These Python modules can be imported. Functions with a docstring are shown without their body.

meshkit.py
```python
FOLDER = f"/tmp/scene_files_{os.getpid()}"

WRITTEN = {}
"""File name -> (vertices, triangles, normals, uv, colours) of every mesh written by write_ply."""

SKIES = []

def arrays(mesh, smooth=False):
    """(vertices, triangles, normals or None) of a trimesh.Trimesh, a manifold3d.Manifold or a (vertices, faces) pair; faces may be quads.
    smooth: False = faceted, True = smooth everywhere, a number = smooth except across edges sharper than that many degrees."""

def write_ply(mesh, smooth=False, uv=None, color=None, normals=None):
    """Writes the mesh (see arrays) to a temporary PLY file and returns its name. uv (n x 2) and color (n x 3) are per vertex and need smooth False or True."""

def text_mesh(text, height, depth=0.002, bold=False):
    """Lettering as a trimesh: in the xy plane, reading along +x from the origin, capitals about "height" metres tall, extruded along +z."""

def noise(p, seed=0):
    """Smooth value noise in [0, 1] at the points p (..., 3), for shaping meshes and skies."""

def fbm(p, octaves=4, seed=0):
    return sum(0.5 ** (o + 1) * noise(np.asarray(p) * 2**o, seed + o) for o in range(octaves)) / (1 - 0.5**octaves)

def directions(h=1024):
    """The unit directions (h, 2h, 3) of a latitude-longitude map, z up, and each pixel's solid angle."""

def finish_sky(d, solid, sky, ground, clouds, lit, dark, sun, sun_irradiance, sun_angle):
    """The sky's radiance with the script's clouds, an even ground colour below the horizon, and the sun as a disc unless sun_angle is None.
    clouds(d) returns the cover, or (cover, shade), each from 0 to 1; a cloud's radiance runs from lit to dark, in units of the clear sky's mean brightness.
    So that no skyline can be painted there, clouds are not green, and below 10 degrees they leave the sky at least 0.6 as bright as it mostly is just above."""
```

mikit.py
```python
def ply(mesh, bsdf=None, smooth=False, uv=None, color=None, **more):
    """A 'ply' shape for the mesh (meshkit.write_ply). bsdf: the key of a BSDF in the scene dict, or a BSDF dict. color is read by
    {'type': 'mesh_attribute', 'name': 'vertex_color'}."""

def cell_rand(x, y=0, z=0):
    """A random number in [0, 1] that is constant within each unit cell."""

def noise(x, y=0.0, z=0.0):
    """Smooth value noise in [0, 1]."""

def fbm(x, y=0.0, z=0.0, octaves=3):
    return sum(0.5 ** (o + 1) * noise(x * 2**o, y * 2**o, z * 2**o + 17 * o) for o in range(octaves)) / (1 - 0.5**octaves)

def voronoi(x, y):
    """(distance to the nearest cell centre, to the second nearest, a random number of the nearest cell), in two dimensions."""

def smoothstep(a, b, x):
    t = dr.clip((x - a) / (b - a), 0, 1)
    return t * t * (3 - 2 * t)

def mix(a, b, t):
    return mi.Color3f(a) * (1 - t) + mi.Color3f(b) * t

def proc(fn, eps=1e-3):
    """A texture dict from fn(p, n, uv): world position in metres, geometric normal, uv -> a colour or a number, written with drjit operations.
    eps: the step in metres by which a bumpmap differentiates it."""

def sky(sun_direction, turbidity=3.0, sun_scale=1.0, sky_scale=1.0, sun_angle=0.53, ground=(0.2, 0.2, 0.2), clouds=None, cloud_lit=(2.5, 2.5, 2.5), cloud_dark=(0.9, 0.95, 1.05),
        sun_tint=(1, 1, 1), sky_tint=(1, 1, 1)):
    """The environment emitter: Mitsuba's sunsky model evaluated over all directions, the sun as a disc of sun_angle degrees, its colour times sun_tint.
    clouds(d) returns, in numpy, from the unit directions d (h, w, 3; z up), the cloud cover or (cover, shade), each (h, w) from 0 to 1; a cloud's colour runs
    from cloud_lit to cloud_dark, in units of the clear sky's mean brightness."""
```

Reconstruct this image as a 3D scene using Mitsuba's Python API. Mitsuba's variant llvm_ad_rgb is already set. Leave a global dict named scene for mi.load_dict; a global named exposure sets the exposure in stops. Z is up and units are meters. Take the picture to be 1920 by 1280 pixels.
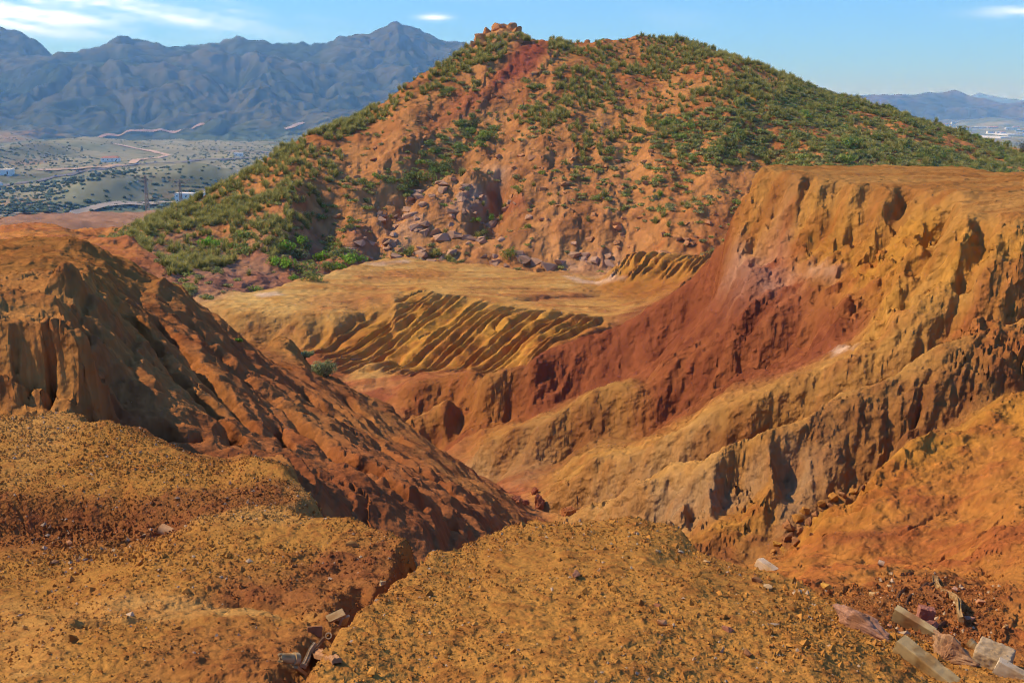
import math, random
import numpy as np, trimesh, drjit as dr, mitsuba as mi, mikit, meshkit
from scipy.interpolate import LinearNDInterpolator
from scipy.ndimage import gaussian_filter, map_coordinates
from scipy.spatial import cKDTree
from mikit import proc

T = mi.ScalarTransform4f
scene, labels = {}, {}
exposure = 1.80

# ------------------------------------------------------------------ camera, sky, sun, air
PITCH, F = math.radians(13.0), 1884.0                      # F: focal length in pixels of the 1920 x 1280 photograph
CP, SP = math.cos(PITCH), math.sin(PITCH)
scene['camera'] = {'type': 'perspective', 'fov': 2 * math.degrees(math.atan(960 / F)), 'fov_axis': 'x', 'near_clip': 0.05, 'far_clip': 90000.0,
                   'to_world': T().look_at(origin=[0, 0, 0], target=[0, CP, -SP], up=[0, 0, 1]), 'medium': {'type': 'ref', 'id': 'air'}}
SUN = (-0.70, 0.20, 0.65)


def cloud_cover(d):
    """thin streaky cirrus low in the north-west, a few wisps elsewhere"""
    az, el = np.arctan2(d[..., 0], d[..., 1]), np.arcsin(np.clip(d[..., 2], -1, 1))
    z = np.zeros_like(az)
    el2 = el + 0.10 * az
    n = meshkit.fbm(np.stack([az * 7 + 3, el2 * 62, z], -1), 6, 5)
    m = meshkit.fbm(np.stack([az * 3.0 + 9, el2 * 14, z + 4], -1), 4, 8)
    f = meshkit.fbm(np.stack([az * 40, el2 * 190, z + 2], -1), 4, 9)
    band = np.exp(-((az + 0.50) / 0.24) ** 2) * np.clip((el - 0.055) / 0.03, 0, 1)
    west = np.clip((m - 0.36 + 0.5 * (n - .5) + 0.35 * (f - .5)) * 2.6, 0, 1) * band + np.clip((n - 0.47) * 3.6, 0, 1) * band * .8
    thin = np.clip((n * 0.6 + m * 0.4 - 0.60) * 2.2, 0, 1) * 0.12
    fib = meshkit.fbm(np.stack([az * 16 + 2, (el + .16 * az) * 260, z + 7], -1), 5, 12)
    west = west * np.clip(.25 + 1.9 * (fib - .28), .1, 1.25)
    wisp = np.exp(-((az - 0.48) / 0.045) ** 2 - ((el - 0.083 - 0.02 * (az - .48)) / 0.0045) ** 2) * np.clip((f - .25) * 3, 0, 1) * 0.8
    wisp2 = np.exp(-((az + 0.074) / 0.013) ** 2 - ((el - 0.0845) / 0.0022) ** 2) * 0.6
    veil = 0.08 * np.exp(-el / 0.05)
    return np.clip(west * 1.15 + thin * np.clip(el / 0.04, 0, 1) + wisp + wisp2 + veil, 0, 0.93)


scene['sky'] = mikit.sky(SUN, turbidity=3, clouds=cloud_cover, cloud_lit=(5.0, 5.2, 5.5), sky_tint=(0.33, 0.72, 1.22), sun_tint=(1.10, 1.0, 0.82), sky_scale=1.6, sun_scale=1.0, ground=(0.3, 0.2, 0.1))
scene['air'] = {'type': 'homogeneous', 'albedo': 0.95, 'sigma_t': {'type': 'rgb', 'value': [0.34e-4, 0.78e-4, 1.55e-4]}}

# ------------------------------------------------------------------ small numpy tools
_rng = np.random.default_rng(11)
_TAB = _rng.random((256, 256)).astype(np.float32)
_TAB3 = _rng.random((64, 64, 64)).astype(np.float32)


def n2(x, y, seed=0):
    """value noise 0..1 in two dimensions"""
    x, y = np.asarray(x, np.float32) + seed * 17.31, np.asarray(y, np.float32) + seed * 41.77
    i, j = np.floor(x), np.floor(y)
    a, b = x - i, y - j
    a, b = a * a * (3 - 2 * a), b * b * (3 - 2 * b)
    i, j = i.astype(np.int32) & 255, j.astype(np.int32) & 255
    i1, j1 = (i + 1) & 255, (j + 1) & 255
    p, q = _TAB[i, j], _TAB[i1, j]
    r, s = _TAB[i, j1], _TAB[i1, j1]
    return p + (q - p) * a + (r - p + (p - q - r + s) * a) * b


def f2(x, y, octaves=4, seed=0, gain=0.5):
    out, w = 0, 0
    for o in range(octaves):
        c, s = math.cos(o * 1.1), math.sin(o * 1.1)
        out = out + gain ** o * n2((x * c - y * s) * 2 ** o, (x * s + y * c) * 2 ** o, seed + o)
        w += gain ** o
    return out / w


def n3(p, seed=0):
    p = np.asarray(p, np.float32) + seed * 7.7
    i = np.floor(p)
    t = p - i
    t = t * t * (3 - 2 * t)
    i = i.astype(np.int32) & 63
    k = (i + 1) & 63
    out = 0
    for a in (0, 1):
        for b in (0, 1):
            for c in (0, 1):
                w = (t[..., 0] if a else 1 - t[..., 0]) * (t[..., 1] if b else 1 - t[..., 1]) * (t[..., 2] if c else 1 - t[..., 2])
                out = out + w * _TAB3[k[..., 0] if a else i[..., 0], k[..., 1] if b else i[..., 1], k[..., 2] if c else i[..., 2]]
    return out


def f3(p, octaves=3, seed=0):
    return sum(0.5 ** o * n3(np.asarray(p) * 2 ** o, seed + o) for o in range(octaves)) / (2 - 0.5 ** (octaves - 1))


def sst(a, b, x):
    t = np.clip((x - a) / (b - a), 0, 1)
    return t * t * (3 - 2 * t)


def erosion(x, y, gx, gy, wl, octaves=3, gain=0.55, branch=0.7, seed=0):
    """gullies that run down the slope (gx, gy): -1 in the rill, +1 on the crest between two rills; wl = spacing in metres"""
    x, y = x.astype(np.float32), y.astype(np.float32)
    gx, gy = gx.astype(np.float32).copy(), gy.astype(np.float32).copy()
    total, amp, norm = 0, 1.0, 0
    for o in range(octaves):
        L = np.sqrt(gx * gx + gy * gy) + 1e-4
        sx, sy = -gy / L, gx / L
        px, py = x / wl * 2 ** o * 0.34, y / wl * 2 ** o * 0.34
        ix, iy = np.floor(px), np.floor(py)
        h, dx, w0 = 0, 0, 1e-4
        for a in (-1, 0, 1):
            for b in (-1, 0, 1):
                cx, cy = ix + a, iy + b
                ci, cj = (cx.astype(np.int32) + 31 * (seed + o)) & 255, (cy.astype(np.int32) + 57 * o) & 255
                ax, ay = px - cx - _TAB[ci, cj], py - cy - _TAB[cj, (ci + 101) & 255]
                w = np.exp(-(ax * ax + ay * ay) * 2.2)
                ph = (ax * sx + ay * sy) * (2 * math.pi / 0.34) + 6.28 * _TAB[(ci + 7) & 255, (cj + 77) & 255]
                h, dx, w0 = h + np.cos(ph) * w, dx + np.sin(ph) * w, w0 + w
        h, dx = h / w0, dx / w0
        total, norm = total + amp * h, norm + amp
        gx, gy = gx - dx * sx * branch * L * amp, gy - dx * sy * branch * L * amp
        amp *= gain
    return total / norm


# ------------------------------------------------------------------ the lie of the land
def ray(u, v):
    """(x / y, z / y) of what stands at that pixel"""
    cx, cz = (np.asarray(u, float) - 960) / F, (640 - np.asarray(v, float)) / F
    w = CP + cz * SP
    return cx / w, (-SP + cz * CP) / w


# soils, and tones for painted shade and highlight on the mounds: colour A, colour B (linear albedo), rill depth, rill spacing, roughness (m), lump size (m), region
SOIL = {
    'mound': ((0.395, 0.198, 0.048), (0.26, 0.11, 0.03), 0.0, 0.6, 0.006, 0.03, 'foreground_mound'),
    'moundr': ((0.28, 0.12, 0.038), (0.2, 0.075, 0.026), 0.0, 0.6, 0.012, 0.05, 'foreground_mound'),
    'bank': ((0.36, 0.175, 0.055), (0.27, 0.11, 0.038), 0.03, 0.7, 0.06, 0.35, 'left_hillside'),
    'left': ((0.31, 0.14, 0.048), (0.23, 0.09, 0.034), 0.06, 1.3, 0.026, 0.5, 'left_hillside'),
    'leftr': ((0.285, 0.112, 0.042), (0.21, 0.074, 0.03), 0.06, 1.2, 0.03, 0.5, 'left_hillside'),
    'leftt': ((0.31, 0.145, 0.042), (0.25, 0.1, 0.032), 0.06, 1.3, 0.05, 0.5, 'left_hillside'),
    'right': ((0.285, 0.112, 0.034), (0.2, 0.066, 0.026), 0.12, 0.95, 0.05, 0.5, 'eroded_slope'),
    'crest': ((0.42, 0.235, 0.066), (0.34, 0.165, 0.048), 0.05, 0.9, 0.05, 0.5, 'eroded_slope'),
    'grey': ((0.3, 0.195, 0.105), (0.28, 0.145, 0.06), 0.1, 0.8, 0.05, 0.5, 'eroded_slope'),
    'gold': ((0.39, 0.188, 0.036), (0.3, 0.115, 0.028), 0.1, 0.7, 0.06, 0.4, 'eroded_slope'),
    'orange': ((0.35, 0.15, 0.038), (0.28, 0.092, 0.03), 0.06, 0.8, 0.04, 0.4, 'eroded_slope'),
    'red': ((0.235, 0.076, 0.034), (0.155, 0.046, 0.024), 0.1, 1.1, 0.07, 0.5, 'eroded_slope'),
    'pink': ((0.36, 0.16, 0.1), (0.22, 0.065, 0.036), 0.1, 1.0, 0.12, 0.6, 'eroded_slope'),
    'cliff': ((0.41, 0.205, 0.038), (0.3, 0.105, 0.026), 0.18, 1.1, 0.2, 0.9, 'eroded_slope'),
    'plat': ((0.34, 0.178, 0.056), (0.28, 0.125, 0.038), 0.04, 1.6, 0.05, 0.7, 'eroded_slope'),
    'flat': ((0.45, 0.255, 0.078), (0.35, 0.16, 0.052), 0.06, 2.4, 0.05, 1.2, 'earth_flats'),
    'flaty': ((0.52, 0.34, 0.115), (0.43, 0.235, 0.07), 0.06, 2.4, 0.04, 1.2, 'earth_flats'),
    'wall': ((0.31, 0.13, 0.034), (0.22, 0.08, 0.026), 0.3, 1.8, 0.1, 1.0, 'earth_flats'),
    'rib': ((0.44, 0.225, 0.044), (0.35, 0.145, 0.034), 0, 2.9, 0.06, 0.9, 'earth_flats'),
    'floor': ((0.34, 0.14, 0.055), (0.27, 0.09, 0.042), 0.05, 2.0, 0.07, 0.8, 'earth_flats'),
    'pan': ((.48, .210, .060), (.38, .140, .050), .2, 4, .25, 2.5, 'earth_flats'),
    'hill': ((0.43, 0.205, 0.07), (0.32, 0.125, 0.045), 0.35, 6.0, 0.2, 1.8, 'hill'),
    'hillr': ((0.41, 0.205, 0.08), (0.31, 0.135, 0.052), 0.4, 5.0, 0.38, 2.2, 'hill'),
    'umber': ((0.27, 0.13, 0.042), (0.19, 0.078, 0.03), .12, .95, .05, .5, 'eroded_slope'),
    'sand_and_highlight': ((.46, .265, .085), (.38, .195, .058), .0, .6, .006, .03, 'foreground_mound'),  # pale sandy earth; also painted along mound crests as their highlight
    'dark_soil_and_shade': ((.24, .095, .034), (.17, .060, .026), .0, .6, .02, .06, 'foreground_mound'),  # dark earth; also painted as shade on the mound fronts
    'scree': ((.27, .080, .045), (.22, .062, .038), .3, 4.0, .1, 1.0, 'hill'),
    'pale': ((0.4, 0.29, 0.21), (0.35, 0.21, 0.13), 0.5, 4.0, 0.6, 1.5, 'hill'),
    'white': ((.60, .470, .370), (.50, .360, .260), .2, 1.0, .1, 1.0, 'eroded_slope'),
    'foot': ((.30, .165, .100), (.26, .120, .075), .4, 5.0, .3, 3.0, 'hill'),
    'summit': ((0.44, 0.23, 0.085), (0.36, 0.16, 0.06), 0.5, 4.0, 0.6, 3.0, 'hill'),
    'tan': ((.31, .180, .105), (.26, .145, .085), 1, 40, 1.5, 20, 'valley'),
    'valley': ((0.115, 0.155, 0.1), (0.24, 0.235, 0.155), 0, 120, 3, 90, 'valley'),
    'mount': ((0.038, 0.062, 0.036), (0.095, 0.098, 0.066), 60, 420, 20, 130, 'mountains'),
    'mountc': ((0.038, 0.062, 0.036), (0.095, 0.098, 0.066), 30, 420, 18, 130, 'mountains'),
    'far': ((0.04, 0.045, 0.04), (0.11, 0.085, 0.07), 80, 900, 30, 300, 'far_mountains'),
    'farc': ((0.04, 0.045, 0.04), (0.11, 0.085, 0.07), 25, 900, 25, 300, 'far_mountains'),
}
REGIONS = ['foreground_mound', 'left_hillside', 'eroded_slope', 'earth_flats', 'hill', 'valley', 'mountains', 'far_mountains']
CT, CZ, CS, CE = [], [], [], []                             # control points: (x/y, ln y), z, soil


def line(soil, *pts, step=0.03):
    """a ridge, rill or rim through points (u, v, distance) seen in the photograph"""
    q = []
    for p in pts:
        t, e = ray(p[0], p[1])
        q.append((t, math.log(p[2]), e * p[2]))
    _add(soil, q, step)


def hid(soil, *pts, step=0.03):
    """the same through points (u, distance, z) that nothing shows"""
    _add(soil, [((p[0] - 960) / F, math.log(p[1]), p[2]) for p in pts], step)


def _add(soil, q, step):
    q = np.array(q, float)
    out = [q[:1]]
    for a, b in zip(q[:-1], q[1:]):
        n = max(1, int(np.hypot((b[0] - a[0]) * 3, b[1] - a[1]) / (step * 2)))
        out.append(a + (b - a) * (np.arange(1, n + 1) / n)[:, None])
    q = np.vstack(out)
    for t, ly, z in q:
        CT.append((t, ly)); CZ.append(z); CS.append(soil)


# --- foreground mounds
hid('mound', (-600, 1.0, -1.7), (960, 1.0, -1.62), (2500, 1.0, -1.6))
hid('mound', (-600, 2.0, -1.85), (300, 2.0, -1.78), (960, 2.0, -1.7), (1700, 2.0, -1.72), (2500, 2.0, -1.8))
line('mound', (590, 1215, 3.22), (625, 1180, 3.5), (670, 1142, 3.9), (722, 1102, 4.35), (800, 1040, 5.1), (880, 1008, 5.7), (960, 983, 6.1), (1080, 968, 6.4), (1200, 968, 6.45), (1262, 982, 6.35),
     (1310, 1026, 6.05), (1390, 1056, 5.75), (1480, 1082, 5.5), (1570, 1128, 5.1), (1640, 1168, 4.8), (1720, 1205, 4.5), (1800, 1240, 4.25), (1880, 1278, 4.0), (2100, 1340, 3.6), (2400, 1380, 3.4))
line('mound', (900, 1130, 4.15)); line('mound', (1080, 1060, 4.85), (1200, 1060, 4.85)); line('mound', (1100, 1180, 3.72)); line('mound', (1350, 1130, 4.25)); line('mound', (800, 1200, 3.5)); line('mound', (1500, 1190, 3.9)); line('mound', (1080, 1280, 3.0))
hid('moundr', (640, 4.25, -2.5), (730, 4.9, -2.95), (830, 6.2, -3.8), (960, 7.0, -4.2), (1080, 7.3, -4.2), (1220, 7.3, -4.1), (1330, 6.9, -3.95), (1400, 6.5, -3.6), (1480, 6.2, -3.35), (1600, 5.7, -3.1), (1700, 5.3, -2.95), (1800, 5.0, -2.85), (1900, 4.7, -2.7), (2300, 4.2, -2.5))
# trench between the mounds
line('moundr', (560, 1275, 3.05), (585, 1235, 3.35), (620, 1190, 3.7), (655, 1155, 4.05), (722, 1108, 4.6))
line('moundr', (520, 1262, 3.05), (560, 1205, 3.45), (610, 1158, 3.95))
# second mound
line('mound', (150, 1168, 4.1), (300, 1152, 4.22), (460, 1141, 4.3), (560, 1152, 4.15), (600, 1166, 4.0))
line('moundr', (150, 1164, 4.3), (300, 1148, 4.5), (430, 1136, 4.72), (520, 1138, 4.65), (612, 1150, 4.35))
line('mound', (330, 1002, 6.1), (380, 962, 6.5), (500, 948, 6.7), (600, 955, 6.6), (700, 984, 6.2), (770, 1010, 5.9), (796, 1046, 5.45))
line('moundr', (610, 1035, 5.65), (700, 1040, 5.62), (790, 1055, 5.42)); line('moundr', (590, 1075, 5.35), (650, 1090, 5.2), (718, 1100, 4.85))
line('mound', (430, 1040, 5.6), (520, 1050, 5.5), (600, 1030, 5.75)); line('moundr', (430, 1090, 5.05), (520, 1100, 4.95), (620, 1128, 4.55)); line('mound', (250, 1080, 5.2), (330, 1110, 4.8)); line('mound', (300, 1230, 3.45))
line('mound', (-350, 1060, 6.4), (0, 1062, 6.5), (120, 1050, 6.6), (230, 1038, 6.7)); line('mound', (-300, 1150, 5.0), (0, 1150, 4.9), (120, 1110, 5.4)); line('mound', (0, 1280, 3.2)); line('mound', (-300, 1260, 3.5))
# third mound with its undercut front
line('mound', (-350, 790, 10.8), (0, 782, 10.7), (100, 780, 10.6), (200, 780, 10.4), (270, 815, 9.9), (340, 846, 9.5), (420, 866, 9.2), (480, 850, 9.05), (540, 868, 8.7), (572, 912, 8.3), (588, 946, 8.0))
line('mound', (0, 850, 9.5), (200, 860, 9.2), (380, 905, 8.4)); line('mound', (-350, 920, 8.35), (0, 922, 8.3), (110, 926, 8.25), (200, 938, 8.1), (300, 940, 7.95), (420, 930, 8.0), (560, 945, 7.75))
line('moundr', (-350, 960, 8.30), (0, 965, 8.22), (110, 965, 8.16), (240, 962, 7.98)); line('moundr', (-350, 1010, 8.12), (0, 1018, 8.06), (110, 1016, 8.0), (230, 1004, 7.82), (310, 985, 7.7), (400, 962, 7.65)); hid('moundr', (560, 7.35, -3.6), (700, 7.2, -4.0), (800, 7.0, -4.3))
# --- left bank, terraces and hillside
line('bank', (-350, 775, 11.6), (0, 776, 11.45), (100, 778, 11.3), (190, 772, 11.05)); line('bank', (-350, 600, 12.1), (0, 602, 11.95), (60, 612, 11.9), (110, 606, 11.75), (172, 600, 11.5)); line('bank', (0, 556, 13.2), (60, 562, 12.9), (110, 585, 12.4))
line('leftr', (186, 760, 12.0), (180, 690, 12.6), (182, 630, 13.4)); line('leftr', (225, 785, 12.0), (280, 815, 11.6), (360, 850, 11.4), (450, 858, 11.4), (540, 872, 11.2))
line('bank', (-350, 508, 16), (0, 509, 15.8), (117, 509, 15.6), (166, 514, 15.8)); line('bank', (-350, 552, 14.4), (0, 548, 14.4), (110, 560, 14.0), (150, 575, 13.8))
line('leftt', (-350, 482, 20), (0, 483, 19.6), (155, 486, 19.5), (228, 524, 21.5)); line('leftt', (0, 503, 18), (120, 504, 17.4), (170, 512, 16.9))
line('leftt', (-400, 452, 27), (0, 447, 27), (35, 440, 27), (85, 439, 26.6), (130, 446, 26), (200, 470, 25.5), (300, 511, 26), (345, 535, 26.5))
line('left', (345, 535, 26.5), (375, 565, 27), (420, 618, 29), (450, 645, 30), (490, 655, 31.5)); line('crest', (500, 652, 32.5), (512, 632, 33), (530, 627, 33.2), (550, 645, 33.2), (568, 672, 33.2), (585, 692, 33))
line('left', (585, 692, 33), (610, 708, 32), (625, 700, 31.6), (640, 706, 31.3), (660, 722, 31), (720, 760, 30), (780, 808, 28.5), (830, 850, 27), (880, 890, 25.5), (915, 905, 24.3), (945, 952, 22.4), (968, 977, 21.3))
line('leftr', (455, 700, 20.5), (520, 716, 23), (560, 708, 26.5), (585, 700, 29))
line('left', (178, 655, 13.5), (255, 718, 13.1), (328, 760, 13.1), (390, 790, 13.2), (440, 830, 13.0)); line('left', (250, 560, 20.9)); line('leftr', (330, 620, 19.6)); line('left', (400, 700, 17.3)); line('left', (300, 680, 15.4)); line('leftr', (480, 760, 16.6)); line('left', (350, 575, 23.4)); line('leftt', (230, 600, 17.0))
line('left', (560, 770, 19.0)); line('left', (650, 800, 21.4)); line('leftr', (720, 850, 20.6)); line('left', (820, 885, 22.2)); line('leftr', (560, 828, 15.6))
line('leftr', (500, 862, 12.0), (560, 868, 12.6), (620, 872, 13.2), (672, 864, 13.6), (740, 895, 14), (810, 935, 14.5), (875, 980, 15), (930, 1005, 15.5)); line('leftr', (480, 825, 13.9), (640, 835, 16.2), (760, 878, 17.8), (860, 936, 18.9), (935, 988, 19.2))
line('leftr', (620, 930, 11.6), (720, 985, 11.8), (800, 1030, 11.8)); hid('leftr', (620, 9.6, -4.9), (720, 9.8, -5.4), (830, 10.4, -6.0), (930, 13.2, -7.3), (980, 16, -8.3), (985, 19, -9.2))
# --- bed of the main gully, running away from the viewer
line('floor', (1000, 955, 25), (985, 945, 28), (962, 930, 33), (932, 908, 36.5)); line('floor', (860, 874, 41.5), (800, 838, 47), (750, 798, 53), (712, 762, 58), (680, 738, 61), (650, 716, 64))


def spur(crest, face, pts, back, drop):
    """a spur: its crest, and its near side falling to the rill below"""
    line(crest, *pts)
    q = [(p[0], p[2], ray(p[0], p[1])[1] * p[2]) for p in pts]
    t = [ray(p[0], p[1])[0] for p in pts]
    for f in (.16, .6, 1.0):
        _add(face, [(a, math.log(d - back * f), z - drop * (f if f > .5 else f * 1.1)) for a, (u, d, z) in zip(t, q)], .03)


# --- eroded slope: spurs and the rills between them
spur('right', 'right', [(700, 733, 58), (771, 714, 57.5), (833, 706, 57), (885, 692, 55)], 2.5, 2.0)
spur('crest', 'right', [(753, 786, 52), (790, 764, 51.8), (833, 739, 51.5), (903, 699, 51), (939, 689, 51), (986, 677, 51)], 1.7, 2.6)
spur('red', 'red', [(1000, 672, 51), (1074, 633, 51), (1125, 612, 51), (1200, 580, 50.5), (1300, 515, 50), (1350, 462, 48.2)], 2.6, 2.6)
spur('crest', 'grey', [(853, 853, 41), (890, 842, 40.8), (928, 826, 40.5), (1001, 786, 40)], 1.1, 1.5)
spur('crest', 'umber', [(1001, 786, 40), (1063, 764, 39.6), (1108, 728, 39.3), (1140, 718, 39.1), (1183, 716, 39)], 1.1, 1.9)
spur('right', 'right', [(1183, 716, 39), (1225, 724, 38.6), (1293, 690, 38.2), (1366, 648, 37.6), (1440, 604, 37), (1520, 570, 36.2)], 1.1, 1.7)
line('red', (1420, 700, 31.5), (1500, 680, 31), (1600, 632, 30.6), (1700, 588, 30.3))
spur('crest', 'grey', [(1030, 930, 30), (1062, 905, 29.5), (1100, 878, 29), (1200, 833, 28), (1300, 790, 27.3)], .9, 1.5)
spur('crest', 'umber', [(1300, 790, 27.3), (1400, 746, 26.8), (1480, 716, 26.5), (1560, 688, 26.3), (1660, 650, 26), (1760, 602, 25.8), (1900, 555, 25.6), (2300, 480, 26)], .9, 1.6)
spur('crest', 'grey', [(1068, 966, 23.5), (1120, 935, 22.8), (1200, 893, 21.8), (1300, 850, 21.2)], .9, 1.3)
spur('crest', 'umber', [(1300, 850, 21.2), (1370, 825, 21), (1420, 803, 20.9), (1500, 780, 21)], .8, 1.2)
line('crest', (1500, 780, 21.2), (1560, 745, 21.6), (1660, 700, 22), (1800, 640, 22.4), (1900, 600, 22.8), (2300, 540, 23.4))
line('grey', (1110, 992, 20.9), (1180, 965, 20.5), (1240, 985, 19.7)); line('grey', (1280, 935, 20.0)); line('grey', (1330, 900, 20.4))
line('gold', (1292, 996, 18.8), (1340, 978, 18.7), (1395, 960, 18.7), (1438, 920, 19.0)); line('umber', (1440, 890, 19.4), (1437, 850, 20.0), (1440, 812, 20.8))
line('umber', (1300, 1040, 18.0), (1390, 1057, 17.3), (1440, 1040, 17.4)); line('umber', (1400, 1010, 18.0), (1452, 985, 18.4)); hid('umber', (1250, 18.6, -9.0), (1150, 20.6, -9.6), (1060, 22.4, -10.2))
line('grey', (1480, 955, 18.7), (1510, 880, 19.9), (1560, 830, 20.6)); line('umber', (1600, 850, 20.3), (1650, 780, 21.1)); line('umber', (1580, 765, 21.25), (1700, 712, 21.6), (1820, 665, 21.8), (1920, 620, 22.1)); line('umber', (1740, 760, 20.9), (1880, 700, 21.2), (2300, 640, 21.8))
line('umber', (1472, 1018, 17.6), (1500, 982, 18.4), (1550, 942, 19.0), (1605, 920, 19.4), (1650, 890, 19.8), (1740, 835, 20.2), (1860, 770, 20.6), (2300, 700, 21.4))
line('gold', (1500, 1018, 16.2), (1560, 965, 16.7), (1610, 928, 17.0), (1685, 868, 17.5), (1740, 832, 17.9), (1800, 812, 18.2), (1900, 742, 19.4), (2300, 650, 20.6)); hid('umber', (1530, 17.2, -8.0), (1630, 18.2, -7.9), (1720, 18.9, -7.5))
line('orange', (1640, 985, 15.2), (1800, 940, 15.8)); line('orange', (1460, 1048, 15.6), (1530, 1040, 14.8)); line('orange', (1700, 930, 16.3), (1850, 860, 17.0))
line('orange', (1590, 1062, 13.8), (1725, 1056, 13.9), (1800, 1022, 14.0), (1850, 988, 14.3), (1905, 930, 14.9), (2300, 820, 16)); line('orange', (1785, 1058, 12.9), (1840, 1020, 13.1), (1920, 975, 13.3), (2300, 890, 13.8)); line('orange', (1850, 1070, 10.8), (1920, 1040, 11))
line('orange', (1500, 1095, 8.6), (1560, 1080, 9.2), (1650, 1063, 9.7), (1720, 1066, 9.8)); line('moundr', (1650, 1120, 7.6), (1750, 1120, 7.8), (1850, 1120, 8.0)); line('orange', (1910, 1090, 8.8), (2300, 1050, 9)); line('moundr', (1720, 1180, 6.2), (1800, 1200, 5.9)); line('orange', (1915, 1190, 6.2), (2300, 1180, 6.2))
# plateau above it
line('plat', (1424, 316, 45.7), (1470, 320, 44.4), (1512, 329, 43), (1570, 339, 41), (1632, 346, 39.5), (1700, 353, 38), (1760, 352, 37), (1800, 358, 35.8)); line('plat', (1790, 385, 33)); line('cliff', (1785, 392, 32)); line('plat', (1738, 404, 30), (1780, 396, 29.5), (1818, 394, 29), (1870, 405, 28), (1920, 400, 27.5), (2300, 430, 26))
line('plat', (1432, 311, 47.6), (1470, 308, 50), (1580, 307, 52), (1700, 307, 52), (1800, 312, 51), (1860, 322, 49), (1920, 318, 50), (2300, 320, 52)); line('plat', (1620, 325, 45)); line('plat', (1800, 335, 42), (1920, 345, 39))
hid('plat', (1400, 49, -6.5), (1470, 54, -7.0), (1700, 58, -7.5), (1950, 57, -8), (2350, 60, -8))
line('cliff', (1380, 385, 45.6), (1366, 446, 45.4)); line('cliff', (1408, 345, 45.4)); line('cliff', (1420, 455, 43)); line('cliff', (1500, 440, 41.3), (1570, 455, 39.2), (1640, 480, 37)); line('cliff', (1700, 440, 35.6), (1745, 430, 34.5)); line('cliff', (1690, 480, 29.7), (1655, 560, 30.2))
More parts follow.
